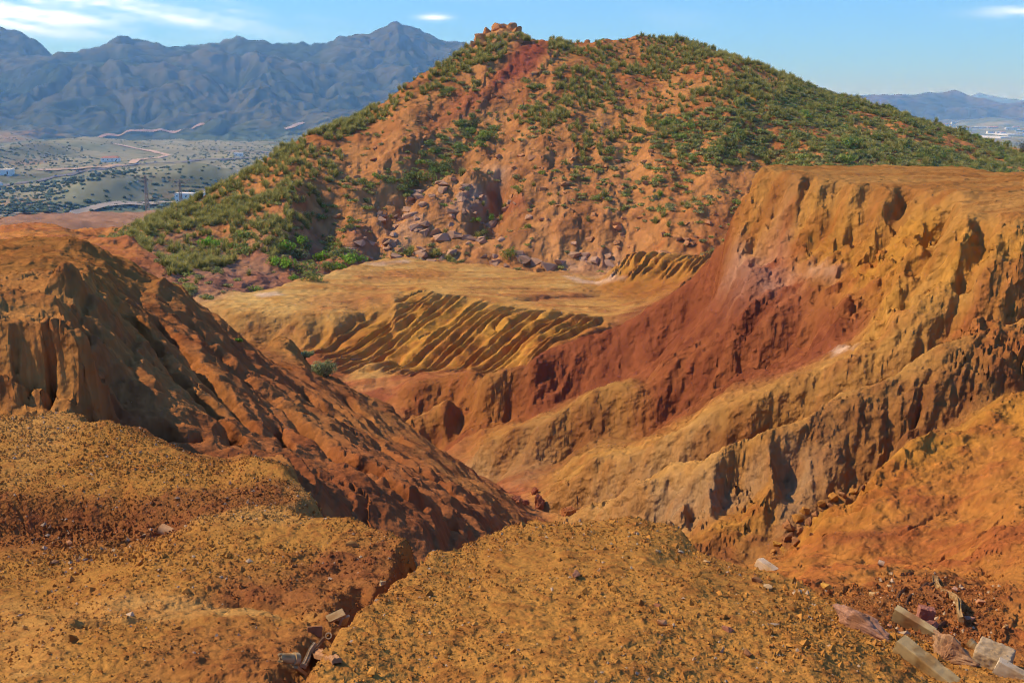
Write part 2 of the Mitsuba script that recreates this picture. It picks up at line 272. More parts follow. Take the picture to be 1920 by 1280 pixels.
line('cliff', (1800, 440, 27.6), (1920, 455, 26.5), (2300, 470, 25.6)); line('gold', (1760, 520, 27.3)); line('pink', (1400, 520, 41), (1480, 540, 38)); line('pink', (1450, 490, 41.3)); line('red', (1340, 560, 43.5));  line('red', (1540, 610, 34.6)); line('cliff', (1600, 540, 34.2)); line('right', (1850, 620, 23.8))
hid('red', (1345, 52, -9.5), (1270, 54, -11.5), (1150, 55, -13.6)); hid('right', (1000, 56, -15.2), (930, 58, -16))
# --- flats, ribbed bank, gully floor
line('flaty', (398, 566, 81), (470, 545, 86), (560, 520, 92), (640, 500, 98), (700, 485, 104), (760, 480, 107)); line('flat', (760, 480, 107), (900, 494, 106), (1000, 509, 102), (1100, 512, 102), (1150, 516, 101)); line('flaty', (1130, 522, 99), (1060, 528, 96.5))
line('flat', (600, 555, 85), (800, 528, 94), (1000, 535, 94)); line('flat', (1100, 560, 86)); line('flat', (720, 520, 95)); line('flaty', (900, 515, 99))
line('flaty', (390, 578, 79.5), (470, 586, 78), (560, 592, 77), (650, 586, 77.8), (745, 566, 80), (812, 549, 82)); line('flat', (812, 549, 82), (860, 549, 82), (900, 560, 79.5), (980, 575, 77), (1060, 585, 74.5), (1150, 590, 72), (1300, 580, 69))
line('rib', (800, 556, 81.6), (760, 577, 80), (700, 607, 77.6), (640, 636, 75.6), (575, 655, 74.5)); line('wall', (392, 592, 79.2), (470, 597, 77.8), (560, 603, 76.8), (650, 597, 77.6), (735, 576, 79.9)); line('wall', (392, 612, 78.8), (470, 622, 77.4), (560, 628, 76.4), (650, 615, 77.3), (735, 584, 79.8)); line('wall', (395, 632, 78.3), (450, 642, 77.0), (560, 646, 76.0), (650, 628, 77.0), (735, 590, 79.7))
line('rib', (840, 562, 80.2), (880, 570, 78.4), (960, 586, 75.4), (1040, 597, 72.6), (1120, 606, 70)); line('rib', (600, 662, 73.2), (700, 681, 69.6), (780, 693, 67.4), (860, 697, 65.4), (940, 690, 63), (1050, 650, 61))
line('floor', (560, 662, 72.5), (620, 690, 67), (680, 716, 63), (800, 700, 63), (870, 700, 62)); hid('floor', (960, 60, -16.6), (1050, 60, -15.8)); line('flaty', (690, 702, 65)); hid('floor', (620, 62, -17.2), (520, 66, -17.6), (440, 70, -17.6), (380, 72, -17.6), (200, 76, -17.4), (-300, 80, -16.5))
line('wall', (1130, 541, 94), (1220, 546, 90), (1290, 525, 87)); line('rib', (1155, 500, 99), (1185, 477, 100), (1240, 478, 99), (1300, 484, 97), (1340, 475, 97))
# ground behind the left crest
hid('left', (-400, 34, -6.5), (0, 34, -6.3), (200, 33, -6.4), (330, 34, -7.8), (420, 37, -10), (500, 40, -11.5), (600, 44, -13.6), (680, 42, -14))
hid('floor', (-400, 55, -12.5), (0, 55, -12.5), (250, 55, -13.4), (400, 60, -16.5), (520, 62, -17.2), (600, 62, -17.4))
line('pan', (-400, 442, 100), (0, 442, 100), (120, 442, 101), (240, 444, 102)); line('pan', (-400, 420, 128), (0, 420, 128), (240, 424, 126)); hid('pan', (-400, 150, -24), (0, 150, -24), (230, 150, -24))
# --- the hill
line('foot', (205, 464, 109), (290, 488, 102), (345, 512, 94), (395, 555, 85)); line('foot', (400, 475, 107), (470, 490, 103)); hid('foot', (480, 90, -17.2), (560, 97, -17.5), (640, 103, -17.7), (700, 108.5, -17.8)); hid('hillr', (760, 112, -17.3), (900, 111, -17), (1000, 107, -17.1), (1160, 106, -17.0)); hid('hill', (1340, 103, -15.2))
line('hill', (195, 459, 117), (240, 432, 120.5), (290, 405, 124), (400, 350, 132), (480, 305, 138), (560, 260, 144), (640, 225, 150), (720, 180, 157), (800, 131, 164), (860, 97, 169)); line('summit', (860, 97, 169), (900, 66, 172), (930, 46, 174), (965, 46, 175), (985, 66, 176), (1020, 74, 178))
line('hill', (1020, 74, 178), (1100, 76, 180), (1200, 68, 182), (1260, 72, 183), (1340, 91, 183), (1400, 111, 182), (1500, 150, 181), (1600, 182, 179), (1700, 214, 177), (1800, 245, 174), (1870, 268, 171), (1920, 288, 168), (2350, 350, 158))
line('hill', (1250, 470, 105)); hid('hill', (1420, 98, -13.2), (1500, 96, -12), (1700, 96, -11), (1900, 92, -10.5), (2350, 85, -11)); hid('hill', (1400, 66, -13.5), (1700, 72, -12), (1950, 72, -12), (2350, 72, -12))
hid('hill', (1200, 66, -15.5), (1330, 60, -12.8))
hid('hill', (560, 125, -8.6)); hid('hillr', (900, 138, -4.6)); hid('hill', (1200, 140, -1.6)); hid('hill', (1500, 135, -3.0)); hid('hill', (1050, 158, 6.0)); hid('hill', (1350, 160, 6.6)); hid('hillr', (1050, 124, -9.2)); hid('hillr', (700, 122, -12.0)); hid('hill', (420, 116, -13.6)); hid('hill', (1750, 130, -7))
hid('hill', (100, 175, -36), (300, 180, -38), (500, 190, -34), (700, 200, -22), (930, 210, -2), (1200, 215, -2), (1500, 215, -8), (1800, 205, -18), (2350, 190, -25))
hid('valley', (-400, 280, -52), (200, 285, -55), (900, 300, -50), (1500, 300, -50), (2350, 280, -55))
# --- valley floor
line('tan', (-400, 416, 480), (0, 416, 480), (270, 410, 540)); line('tan', (-400, 402, 600), (0, 401, 610), (150, 398, 640), (280, 396, 660)); line('tan', (0, 434, 380), (250, 430, 400)); hid('valley', (-400, 760, -84), (300, 800, -84), (900, 800, -84), (2350, 800, -84))
hid('valley', (-400, 1100, -81), (0, 1100, -81), (500, 1100, -82), (1200, 1100, -84), (2350, 1100, -84)); hid('valley', (-400, 1700, -78), (0, 1700, -78), (600, 1700, -79), (1200, 1700, -84), (2350, 1700, -84)); hid('valley', (-400, 2400, -74), (0, 2400, -74), (600, 2400, -76), (1200, 2600, -84), (2350, 2600, -84))
line('mount', (-400, 246, 2950), (0, 246, 2950), (150, 248, 2950), (300, 246, 2980), (450, 242, 3020), (560, 240, 3050), (700, 236, 3060), (860, 228, 3060)); hid('valley', (1050, 3600, -84), (1300, 5200, -84), (2350, 5200, -84))
line('mount', (-400, 175, 3600), (0, 165, 3600), (60, 130, 3620), (120, 110, 3650), (230, 113, 3700), (300, 131, 3700), (380, 152, 3720), (440, 196, 3600), (503, 136, 3700), (560, 152, 3700), (620, 190, 3600), (680, 160, 3700), (800, 170, 3700), (900, 195, 3700))
line('mount', (-400, 130, 4100), (0, 135, 4100), (100, 118, 4150), (200, 110, 4150), (300, 112, 4100), (400, 125, 4100), (480, 120, 4100), (600, 125, 4100), (750, 120, 4100), (900, 150, 4100))
line('mountc', (-400, 60, 4700), (-60, 20, 4700), (0, 42, 4700), (25, 52, 4700), (60, 75, 4680), (102, 98, 4650), (125, 98, 4620), (160, 90, 4600), (185, 75, 4600), (225, 62, 4600), (270, 70, 4600), (315, 81, 4600), (345, 77, 4600), (372, 86, 4600), (400, 82, 4600), (425, 65, 4600), (440, 57, 4600),
     (470, 65, 4600), (495, 68, 4600), (540, 61, 4600), (600, 63, 4600), (650, 65, 4600), (690, 66, 4600), (715, 50, 4600), (742, 41, 4600), (780, 58, 4600), (820, 77, 4600), (860, 80, 4600), (950, 130, 4600), (1030, 200, 4400))
line('mount', (440, 105, 4350), (440, 160, 3900), (445, 205, 3450), (460, 238, 3080)); line('mount', (503, 136, 3700), (515, 175, 3420), (530, 225, 3120)); line('mount', (300, 131, 3700), (330, 170, 3450), (345, 215, 3150)); line('mount', (190, 140, 3640), (212, 185, 3350), (225, 225, 3120)); line('mount', (60, 130, 3620), (90, 170, 3400), (110, 220, 3120)); line('mount', (640, 150, 3720), (665, 200, 3300)); line('mount', (590, 178, 3640), (590, 215, 3250))
hid('mount', (-400, 5600, 40), (300, 5600, 40), (900, 5600, 20)); hid('valley', (1100, 5600, -84))
hid('valley', (-400, 7000, -84), (900, 7000, -84)); hid('valley', (-400, 25000, -84), (1300, 25000, -84), (2350, 25000, -84)); hid('valley', (1100, 9000, -84))
line('far', (1300, 230, 5900), (1500, 230, 5900), (1700, 229, 5900), (1800, 229, 5900), (1950, 229, 5900), (2350, 229, 5900)); line('far', (1300, 215, 6300), (1500, 205, 6300), (1640, 195, 6300), (1720, 192, 6300), (1800, 196, 6350), (1880, 205, 6400), (1950, 208, 6400), (2350, 212, 6400))
line('farc', (1300, 206, 7000), (1500, 180, 7000), (1590, 168, 7000), (1640, 176, 7000), (1665, 178, 7000), (1690, 173, 7000), (1722, 172, 7000), (1745, 165, 7000), (1764, 175, 7000), (1785, 173, 7000), (1802, 180, 7000), (1830, 193, 7000), (1870, 199, 7000), (1920, 200, 7000), (2350, 190, 7000))
hid('valley', (1300, 9000, -84), (2350, 9000, -84)); line('farc', (1750, 200, 12500), (1790, 192, 12500), (1810, 185, 12500), (1828, 171, 12500), (1850, 181, 12500), (1880, 183, 12500), (1905, 186, 12500), (1960, 195, 12500), (2350, 190, 12500)); line('farc', (1500, 203, 12500)); hid('far', (1500, 11000, -70), (2350, 11000, -70))

# ------------------------------------------------------------------ interpolation of the control lines
TN, LN = 470, 900
T0, T1, L0, L1 = -0.72, 0.72, 0.02, math.log(24500)
_pts = np.array(CT) * [3, 1]
_, _keep = np.unique(np.round(_pts, 4), axis=0, return_index=True)
_names = list(SOIL)
_one = np.eye(len(_names))[[_names.index(CS[i]) for i in _keep]]
_zs = np.array(CZ)[_keep]
# distances are spread so that the near ground has most of the rows
_warp_l = np.concatenate([np.linspace(L0, math.log(220), 640, endpoint=False), np.linspace(math.log(220), L1, LN - 640)])
_gl, _gt = np.meshgrid(_warp_l, np.linspace(T0, T1, TN), indexing='ij')
_lin = LinearNDInterpolator(_pts[_keep], np.column_stack([_zs, _one]))
_base = np.nan_to_num(_lin(np.stack([_gt.ravel() * 3, _gl.ravel()], -1))).reshape(LN, TN, -1)
BASE_Z = gaussian_filter(_base[..., 0], (1.1, 1.1), mode='nearest')
BASE_S = np.stack([gaussian_filter(_base[..., 1 + k], (2.5, 2.5), mode='nearest') for k in range(len(_names))], -1)


def gi(ly, t):
    return np.stack([np.interp(ly, _warp_l, np.arange(LN)), (np.clip(t, T0, T1) - T0) / (T1 - T0) * (TN - 1)])


PAR = np.array([[*a, *b, g, w, r, l] for a, b, g, w, r, l, _ in SOIL.values()])
ONE_R = np.eye(len(REGIONS))[[REGIONS.index(s[-1]) for s in SOIL.values()]]
PAR[:, 7] = np.log(PAR[:, 7]); PAR[:, 9] = np.log(PAR[:, 9])


RILL = np.array([dict(right=1.15, umber=.95, crest=.35, grey=.6, gold=.7, orange=.22, red=.75, pink=.6, cliff=.75, left=.30, leftr=.30, leftt=.3, bank=.12, wall=.9, plat=.08).get(k, 0.0) for k in SOIL])


class Patch:
    pass


YCELL = 1.0


def build(ts, ys):
    """heights, soils and colours over the columns ts (= x / y) and the distances ys"""
    P = Patch()
    P.ts, P.ys = ts, ys
    y, t = np.meshgrid(ys, ts, indexing='ij')
    x = t * y
    # wobble, so that no line of the land is straight
    s = y * 0.05
    wx = (f2(x / s.clip(.4) * .35, np.log(y) * 7, 3, 3) - .5)
    ly = np.log(y) + 0.035 * (f2(t * 26, np.log(y) * 9, 4, 21) - .5)
    tt = t + 0.016 * (f2(t * 26, np.log(y) * 9, 4, 33) - .5)
    c = gi(ly, tt)
    z = map_coordinates(BASE_Z, c, order=3, mode='nearest')
    W = np.stack([map_coordinates(BASE_S[..., k], c, order=1, mode='nearest') for k in range(len(_names))], -1)
    W /= W.sum(-1, keepdims=True) + 1e-9
    par = W @ PAR
    P.reg = (W @ ONE_R).argmax(-1)
    P.W = W
    smooth = map_coordinates(gaussian_filter(BASE_Z, (3, 3), mode='nearest'), gi(np.log(y), t), order=1, mode='nearest')

    def grad(h):
        ht = np.gradient(h, ts, axis=1)
        return ht / y, np.gradient(h, ys, axis=0) - t / y * ht

    gx, gy = grad(smooth)
    steep = sst(0.10, 0.42, np.hypot(gx, gy))
    amp, wl, rough, lump = par[..., 6], np.exp(par[..., 7]), par[..., 8], np.exp(par[..., 9])
    e = np.zeros_like(z)
    # rills in a few fixed spacings, so that a spacing never changes along a slope
    sp = np.array([.8, 1.3, 2.6, 6.0, 40., 300., 900.])
    lw = np.abs(np.log(wl)[..., None] - np.log(sp))
    near = lw.argmin(-1)
    for k, w in enumerate(sp):
        m = np.clip(1.0 - lw[..., k] / 0.55, 0, 1) if 0 < k < 3 else (near == k).astype(float)
        m = np.where(near == k, np.maximum(m, .5), m) if k < 4 else m
        rows, cols = np.nonzero(m.max(1) > 0)[0], np.nonzero(m.max(0) > 0)[0]
        if not len(rows):
            continue
        sl = np.s_[rows[0]:rows[-1] + 1, cols[0]:cols[-1] + 1]
        jx, jy = (f2(x[sl] / w * .6, y[sl] / w * .6, 2, 60 + k) - .5) * w * .55, (f2(x[sl] / w * .6, y[sl] / w * .6, 2, 70 + k) - .5) * w * .55
        e[sl] += m[sl] * erosion(x[sl] + jx, y[sl] + jy, gx[sl], gy[sl], w, 4, 0.78 if w < 3 else (.66 if w > 100 else .52), 0.75, seed=k)
    P.e = e
    rill = np.where(e < 0, -np.abs(e) ** 0.8, e ** 1.0 * 0.8)
    vary = 0.45 + 1.1 * f2(x / (wl * 4), y / (wl * 4), 2, 90)
    z = z + rill * amp * vary * (0.15 + 0.85 * steep)
    # thin rills along the lines of flow: noise dragged down the slope, a channel where it changes sign
    if ys[0] < 20:
        r0, r1 = np.searchsorted(ys, [7.0, 68.0])
        sl = np.s_[r0:r1]
        L = np.hypot(gx, gy) + 1e-4
        dxy = np.stack([-gx / L, -gy / L])
        X0, Y0 = x[sl], y[sl]
        acc = {w: n2(X0 / w, Y0 / w, 500 + int(w * 10)) - .5 for w in (.34, .8, 1.9)}
        cnt = 1
        for sign in (1, -1):
            X, Y = X0.copy(), Y0.copy()
            for stp in range(7):
                c = np.stack([np.interp(Y, ys, np.arange(len(ys))), np.interp(X / Y, ts, np.arange(len(ts)))])
                h = sign * .20 * (1 + .35 * stp)
                X = X + h * map_coordinates(dxy[0], c, order=0, mode='nearest')
                Y = (Y + h * map_coordinates(dxy[1], c, order=0, mode='nearest')).clip(2, 200)
                cnt += 1
                for w in acc:
                    if w != .34 or stp < 4:
                        acc[w] = acc[w] + n2(X / w, Y / w, 500 + int(w * 10)) - .5
        m = (W[sl] @ RILL) * (.34 + .66 * sst(.25, .8, np.hypot(gx, gy)[sl]))
        for w, depth in ((.34, .10), (.8, .26), (1.9, .40)):
            q = np.abs(acc[w]) / acc[w].std()
            r_ = np.minimum(q / .9, 1.0) ** .65 - .62
            z[sl] += m * depth * r_ * (.4 + 1.2 * n2(X0 / 3, Y0 / 3, 520)) * (1 + .35 * sst(.5, 1.0, np.hypot(gx, gy)[sl]))
            e[sl] = e[sl] * (1 - .3 * m.clip(0, 1)) + .45 * m.clip(0, 1) * r_
    # the ribbed bank: parallel ribs straight down its face
    wr = W[..., _names.index('rib')]
    if wr.max() > 0.05:
        r0 = np.nonzero(wr.max(1) > 0.01)[0]
        sl = np.s_[r0[0]:r0[-1] + 1]
        X, Y = x[sl], y[sl]
        along, down = .89 * X - .46 * Y, -.46 * X - .89 * Y
        ph = along / .94 + .22 * np.sin(along * .9 + 1) + .2 * np.sin(along * 2.3) + 1.0 * (f2(X / 5, Y / 5, 2, 81) - .5) + 0.5 * (f2(X / 1.6, Y / 1.6, 2, 82) - .5)
        k = np.floor(ph)
        fr = ph - k
        hgt = 0.6 + 0.8 * n2(k * 3.7, k * 0 + 2.5, 83)
        ribs = .5 * (1 - np.abs(2 * fr - 1)) ** .9 - .25 - .25 * np.cos(2 * math.pi * fr)
        m = sst(.15, .55, wr[sl])
        z[sl] += m * 0.46 * ribs * hgt * (.3 + 1.3 * n2(down / 2.2, k * 2.1, 85))
        e[sl] = e[sl] * (1 - m) + m * 1.6 * ribs
    # lumps and roughness: fractal noise in fixed octaves, only as fine as the mesh can carry
    H = 0.58
    knob = 1 - sum(W[..., _names.index(k)] for k in ('rib', 'valley', 'tan', 'mount', 'mountc', 'far', 'farc'))
    # thin beds: small ledges where the soil is layered
    beds = sum(W[..., _names.index(k)] * a for k, a in dict(left=.7, leftr=.7, leftt=.6, bank=1.0, cliff=.9, pink=.7, red=.25, right=.25, umber=.25, wall=.6).items())
    rows = np.nonzero(beds.max(1) > .02)[0]
    if len(rows):
        sl = np.s_[rows[0]:rows[-1] + 1]
        for w, kk in ((.62, 120), (.23, 121)):
            q = (z[sl] + .35 * x[sl] * .35 + 1.0 * (f2(x[sl] / 4, y[sl] / 4, 3, kk) - .5)) / w
            fr = q - np.floor(q)
            z[sl] += beds[sl] * w * .26 * (np.where(fr < .75, fr / .75, (1 - fr) / .25) - .5) * (.3 + 1.4 * n2(np.floor(q) * 1.7 + x[sl] * .3, y[sl] * .3, kk + 3))
    llump = np.log2(lump)
    cell = 0.0016 * YCELL * y[:, 0]
    d1, tone, grain, tw = np.zeros_like(z), np.zeros_like(z), np.zeros_like(z), np.full_like(z, 1e-6)
    for k in range(17):
        w = 0.014 * 2.0 ** k
        rows = np.nonzero(cell < w / 2.0)[0]
        if not len(rows):
            continue
        rows2 = np.nonzero((llump[rows[0]:rows[-1] + 1].max(1) > math.log2(w) - 4.5))[0]
        if not len(rows2):
            continue
        sl = np.s_[rows[0] + rows2[0]:rows[0] + rows2[-1] + 1]
        cs, sn = math.cos(k * 1.3), math.sin(k * 1.3)
        n = n2((x[sl] * cs - y[sl] * sn) / w, (x[sl] * sn + y[sl] * cs) / w, 100 + k) - .5
        q = math.log2(w) - llump[sl]
        if k < 9 and not k < 0:
            bil = np.abs(2 * n) - .42
            n = n + (bil - n) * (.65 * knob[sl] if k < 7 else .4 * knob[sl])
        am = np.where(q < 0, 2.0 ** (H * np.minimum(q, 0)), 1 + .25 * np.minimum(q, 2.3)) * (q < 2.8)
        d1[sl] += n * am
        wt = np.exp(-((q - 0.6) / 1.7) ** 2)
        tone[sl] += n * wt; tw[sl] += wt
        fw = np.clip(1.5 - np.abs(np.log2(w / (3 * cell[sl]))), 0, 1)[:, None]
        grain[sl] += n * fw
    tone = tone / tw ** .6
    fl = sum(W[..., _names.index(k)] for k in ('flat', 'flaty', 'plat', 'floor', 'pan', 'tan'))
    st_ = f2((x * .9 + y * .25) / 9, (y - x * .25) / 1.3, 4, 601) - .5 + .7 * (f2((x + y * .4) / 3, y / .5, 3, 605) - .5)
    tone = tone + fl * 1.1 * st_
    z = z + fl * .22 * np.clip(st_, -.4, .4) * (y > 60) * (y < 120)
    P.tone, P.grain = tone, grain
    z = z + rough * 1.9 * d1
    big = d1
    P.x, P.y, P.z, P.par, P.steep, P.d1, P.big = x, y, z, par, steep, d1, big
    P.grad = grad
    return P


def carve(P, pts, depth, width, rng=None):
    """a crack or ditch along points (x, y): depth and half-width in metres"""
    pts = np.asarray(pts, float)
    if rng is not None:
        pts = pts + rng.normal(0, width * .5, pts.shape)
    lo, hi = pts.min(0) - 4 * width, pts.max(0) + 4 * width
    r = np.nonzero((P.ys > lo[1]) & (P.ys < hi[1]))[0]
    if not len(r):
        return
    sl = np.s_[r[0]:r[-1] + 1]
    X, Y = P.x[sl], P.y[sl]
    best = np.full(X.shape, 1e9)
    for a, b in zip(pts[:-1], pts[1:]):
        d = b - a
        k = np.clip(((X - a[0]) * d[0] + (Y - a[1]) * d[1]) / (d @ d + 1e-12), 0, 1)
        best = np.minimum(best, np.hypot(X - a[0] - k * d[0], Y - a[1] - k * d[1]))
    P.z[sl] = P.z[sl] - depth * np.exp(-(best / width) ** 2)


Q = 1.03
fine = np.arange(-0.645, 0.6451, 0.00158 / Q)
ext = 0.645 + np.cumsum(0.004 * 1.35 ** np.arange(14))
TS = np.concatenate([-ext[::-1], fine, ext])
YS = np.exp(np.concatenate([np.arange(math.log(1.15), math.log(2.2), .012), np.arange(math.log(2.2), math.log(13), .0048), np.arange(math.log(13), math.log(62), .0042), np.arange(math.log(62), math.log(84), .0019), np.arange(math.log(84), math.log(100), .0042), np.arange(math.log(100), math.log(188), .0046), np.arange(math.log(188), math.log(222), .012)]))
YN = np.r_[YS, 226.0]
near = build(TS, YN)
ETAB = None


def pick(u, v, patch=None):
    """(x, y, z) of the ground seen at that pixel"""
    P = patch or near
    t, e = ray(u, v)
    j = np.interp(t, P.ts, np.arange(len(P.ts)))
    a = int(j)
    zc = P.z[:, a] * (1 - (j - a)) + P.z[:, min(a + 1, len(P.ts) - 1)] * (j - a)
    hit = np.nonzero(zc / P.ys >= e)[0]
    i = hit[0] if len(hit) else len(P.ys) - 1
    yy = P.ys[i]
    if i > 0 and len(hit):
        f0, f1 = zc[i - 1] / P.ys[i - 1] - e, zc[i] / P.ys[i] - e
        yy = P.ys[i - 1] + (P.ys[i] - P.ys[i - 1]) * (-f0 / (f1 - f0 + 1e-12))
    return np.array([t * yy, yy, e * yy])


def ground(x, y, P=None):
    P = P or near
    x, y = np.asarray(x, float), np.asarray(y, float)
    c = np.stack([np.interp(y, P.ys, np.arange(len(P.ys))), np.interp(x / y, P.ts, np.arange(len(P.ts)))])
    if c.ndim == 1:
        return float(map_coordinates(P.z, c[:, None], order=1, mode='nearest')[0])
    return map_coordinates(P.z, c, order=1, mode='nearest')


def to_px(x, y, z):
    """where a point stands in the photograph"""
    w = CP * y - SP * z
    return 960 + F * x / w, 640 - F * (SP * y + CP * z) / w


def inside(P, poly, soft, wob=1.0, seed=0):
    """0..1: inside the outline on the ground, given by the pixels that see its corners; soft: width of its ragged edge as a share of the distance"""
    pts = np.array([pick(u, v, P)[:2] for u, v in poly])
    lo, hi = pts.min(0), pts.max(0)
    sf = soft * pts[:, 1].mean()
    r = np.nonzero((P.ys > lo[1] - 3 * sf) & (P.ys < hi[1] + 3 * sf))[0]
    sl = np.s_[r[0]:r[-1] + 1]
    X, Y = P.x[sl], P.y[sl]
    best, par = np.full(X.shape, 1e9), np.zeros(X.shape, bool)
    for a, b in zip(pts, np.roll(pts, -1, 0)):
        d = b - a
        k = np.clip(((X - a[0]) * d[0] + (Y - a[1]) * d[1]) / (d @ d + 1e-12), 0, 1)
        best = np.minimum(best, np.hypot(X - a[0] - k * d[0], Y - a[1] - k * d[1]))
        par ^= ((a[1] > Y) != (b[1] > Y)) & (X < d[0] * (Y - a[1]) / (d[1] + 1e-12) + a[0])
    sd = np.where(par, best, -best) + sf * wob * 2.4 * (f2(X / sf * .5, Y / sf * .5, 4, 300 + seed) - .5)
    return sl, sst(-sf, sf, sd)


def paint(P, soil, poly, soft=.02, much=1.0, seed=0):
    """another soil inside an outline"""
    sl, m = inside(P, poly, soft, 1, seed)
    m = (m * much)[..., None]
    P.par[sl] = P.par[sl] * (1 - m) + np.r_[PAR[_names.index(soil)]] * m


def mound(P, u, v, rx, ry, h):
    c = pick(u, v, P)
    r = ((P.x - c[0]) / rx) ** 2 + ((P.y - c[1]) / ry) ** 2
    P.z += h * np.exp(-r)


def pxs(P, *uv):
    return [pick(u, v, P)[:2] for u, v in uv]


# cracks, hollows and joints
CR = np.random.default_rng(5)
for dep, wid, uv in [(.07, .05, [(556, 1266), (590, 1225), (620, 1188), (655, 1152), (722, 1104)]), (.06, .05, [(150, 1170), (300, 1151), (430, 1138), (520, 1141), (612, 1153)]), (.12, .08, [(240, 1010), (310, 988), (345, 984)]), (.35, .035, [(90, 640), (96, 690), (93, 740)]), (.15, .025, [(30, 620), (26, 690)]), (.5, .03, [(97, 690), (100, 745)]), (.12, .025, [(62, 700), (50, 750)]),
                     (1.0, .16, [(186, 700), (192, 740), (215, 775)]), (.4, .10, [(215, 765), (290, 800), (350, 812)]), (.5, .08, [(395, 770), (430, 800), (445, 825)]), (.4, .07, [(520, 800), (535, 835)]), (.4, .08, [(400, 735), (415, 742)]),
                     (.35, .15, [(300, 600), (380, 690), (470, 790)]), (.3, .2, [(360, 610), (450, 700), (560, 790), (660, 860)]), (.3, .2, [(440, 690), (560, 790), (700, 880)]), (.35, .2, [(560, 720), (700, 830), (860, 930)]), (.3, .12, [(250, 600), (330, 700), (400, 780)]),
                     (.5, .12, [(680, 870), (760, 930), (860, 985)]), (.3, .15, [(640, 740), (760, 830)]), (.5, .1, [(500, 668), (545, 690)]),
                     (.06, .025, [(1490, 1032), (1530, 1012), (1600, 985)]), (.06, .025, [(1725, 1062), (1770, 1045), (1830, 1010), (1880, 965)]), (.05, .03, [(1690, 1000), (1760, 960), (1850, 930)]),
                     (.5, .25, [(1570, 340), (1560, 380), (1540, 430)]), (.7, .3, [(1700, 354), (1690, 400), (1640, 480)]), (.5, .25, [(1632, 347), (1620, 400), (1600, 450)]), (.4, .2, [(1512, 330), (1505, 370), (1490, 420)]), (.9, .35, [(1770, 392), (1740, 450), (1700, 560)]), (.4, .2, [(1465, 345), (1455, 400)]), (.5, .2, [(1850, 415), (1830, 470), (1800, 540)])]:
    P_ = near
    q = np.array(pxs(near, *uv))
    t = np.linspace(0, len(q) - 1, 4 * len(q))
    q = np.stack([np.interp(t, np.arange(len(q)), q[:, k]) for k in (0, 1)], -1)
    carve(near, q + CR.normal(0, wid * .6, q.shape), dep, wid)
for dep, wid, uv in [(2.2, 2.2, [(612, 362), (600, 400), (583, 440), (570, 465)]), (3.4, 1.7, [(935, 345), (925, 375), (935, 405), (945, 412)]), (1.2, 2.5, [(960, 200), (880, 245), (790, 320), (700, 385), (620, 425)]), (1.0, 2, [(1060, 160), (960, 250), (880, 300)]),
                     (.8, 1.2, [(880, 310), (800, 345), (720, 400)]), (1.0, 1.4, [(760, 390), (700, 440), (680, 480)]), (.8, 1.5, [(1000, 320), (960, 370)]), (.25, .4, [(1150, 545), (1000, 541), (880, 540)]), (.5, .6, [(1120, 552), (1040, 556), (985, 560)]), (.12, .3, [(640, 540), (720, 556), (800, 545)]), (.15, .3, [(520, 560), (600, 575), (700, 570)])]:
    q = np.array(pxs(near, *uv))
    t = np.linspace(0, len(q) - 1, 6 * len(q))
    q = np.stack([np.interp(t, np.arange(len(q)), q[:, k]) for k in (0, 1)], -1)
    carve(near, q + CR.normal(0, wid * .35, q.shape), dep, wid)
for u, v, rx, ry, h in [(735, 590, .9, .9, .3), (128, 540, .35, .3, .35), (150, 470, .5, .6, .25), (265, 620, .25, .25, .2), (330, 560, .6, .6, .3), (900, 130, 2, 2, 1.0), (1240, 330, 2, 2, .8), (1020, 350, 3, 3, 1.2), (1330, 345, 1.6, 1.6, 1.0), (1310, 400, 1.6, 1.6, 1.0)]:
    mound(near, u, v, rx, ry, h)

# other soils inside outlines; on the near mounds also painted shade and crest highlights
paint(near, 'scree', [(968, 82), (1032, 76), (1020, 110), (985, 150), (930, 170), (905, 165), (940, 115)], .012)
paint(near, 'scree', [(900, 170), (985, 150), (960, 190), (860, 215), (800, 240), (830, 200)], .02, .7, 1)
paint(near, 'scree', [(700, 430), (640, 480), (560, 520), (480, 520), (560, 470), (640, 430)], .02, .35, 2)
paint(near, 'pale', [(845, 380), (880, 355), (920, 370), (922, 410), (880, 412), (840, 405)], .012, .6, 3)
paint(near, 'pale', [(905, 320), (945, 312), (955, 330), (920, 345)], .010, .5, 4)
paint(near, 'pale', [(740, 420), (790, 410), (780, 450), (750, 460)], .012, .35, 5)
paint(near, 'pale', [(1060, 490), (1150, 480), (1140, 512), (1060, 512)], .010, .4, 6)
paint(near, 'scree', [(930, 370), (985, 375), (975, 400), (945, 412)], .008, .7, 7)
paint(near, 'flaty', [(470, 555), (560, 535), (570, 545), (480, 570)], .010, .9, 8)
paint(near, 'white', [(480, 552), (520, 545), (530, 552), (490, 560)], .006, .6, 9)
paint(near, 'white', [(690, 493), (760, 487), (770, 492), (700, 498)], .006, .5, 10)
paint(near, 'white', [(1060, 518), (1150, 515), (1170, 522), (1080, 528)], .006, .5, 11)
paint(near, 'floor', [(560, 565), (660, 545), (760, 555), (700, 578), (600, 585)], .015, .45, 12)
paint(near, 'floor', [(640, 510), (740, 505), (800, 520), (700, 530)], .012, .4, 13)
paint(near, 'floor', [(980, 548), (1120, 545), (1120, 560), (1000, 570)], .012, .5, 14)
paint(near, 'dark_soil_and_shade', [(0, 930), (110, 933), (240, 945), (300, 955), (230, 1005), (110, 1016), (0, 1016)], .02, .85, 50)  # shade under the undercut front, put into the colour
paint(near, 'dark_soil_and_shade', [(600, 1036), (700, 1042), (785, 1056), (718, 1099), (640, 1090), (590, 1075)], .015, .8, 51)  # shaded right side of the second mound, darkened by colour
paint(near, 'dark_soil_and_shade', [(420, 1085), (520, 1095), (600, 1120), (520, 1132), (430, 1130)], .02, .6, 52)
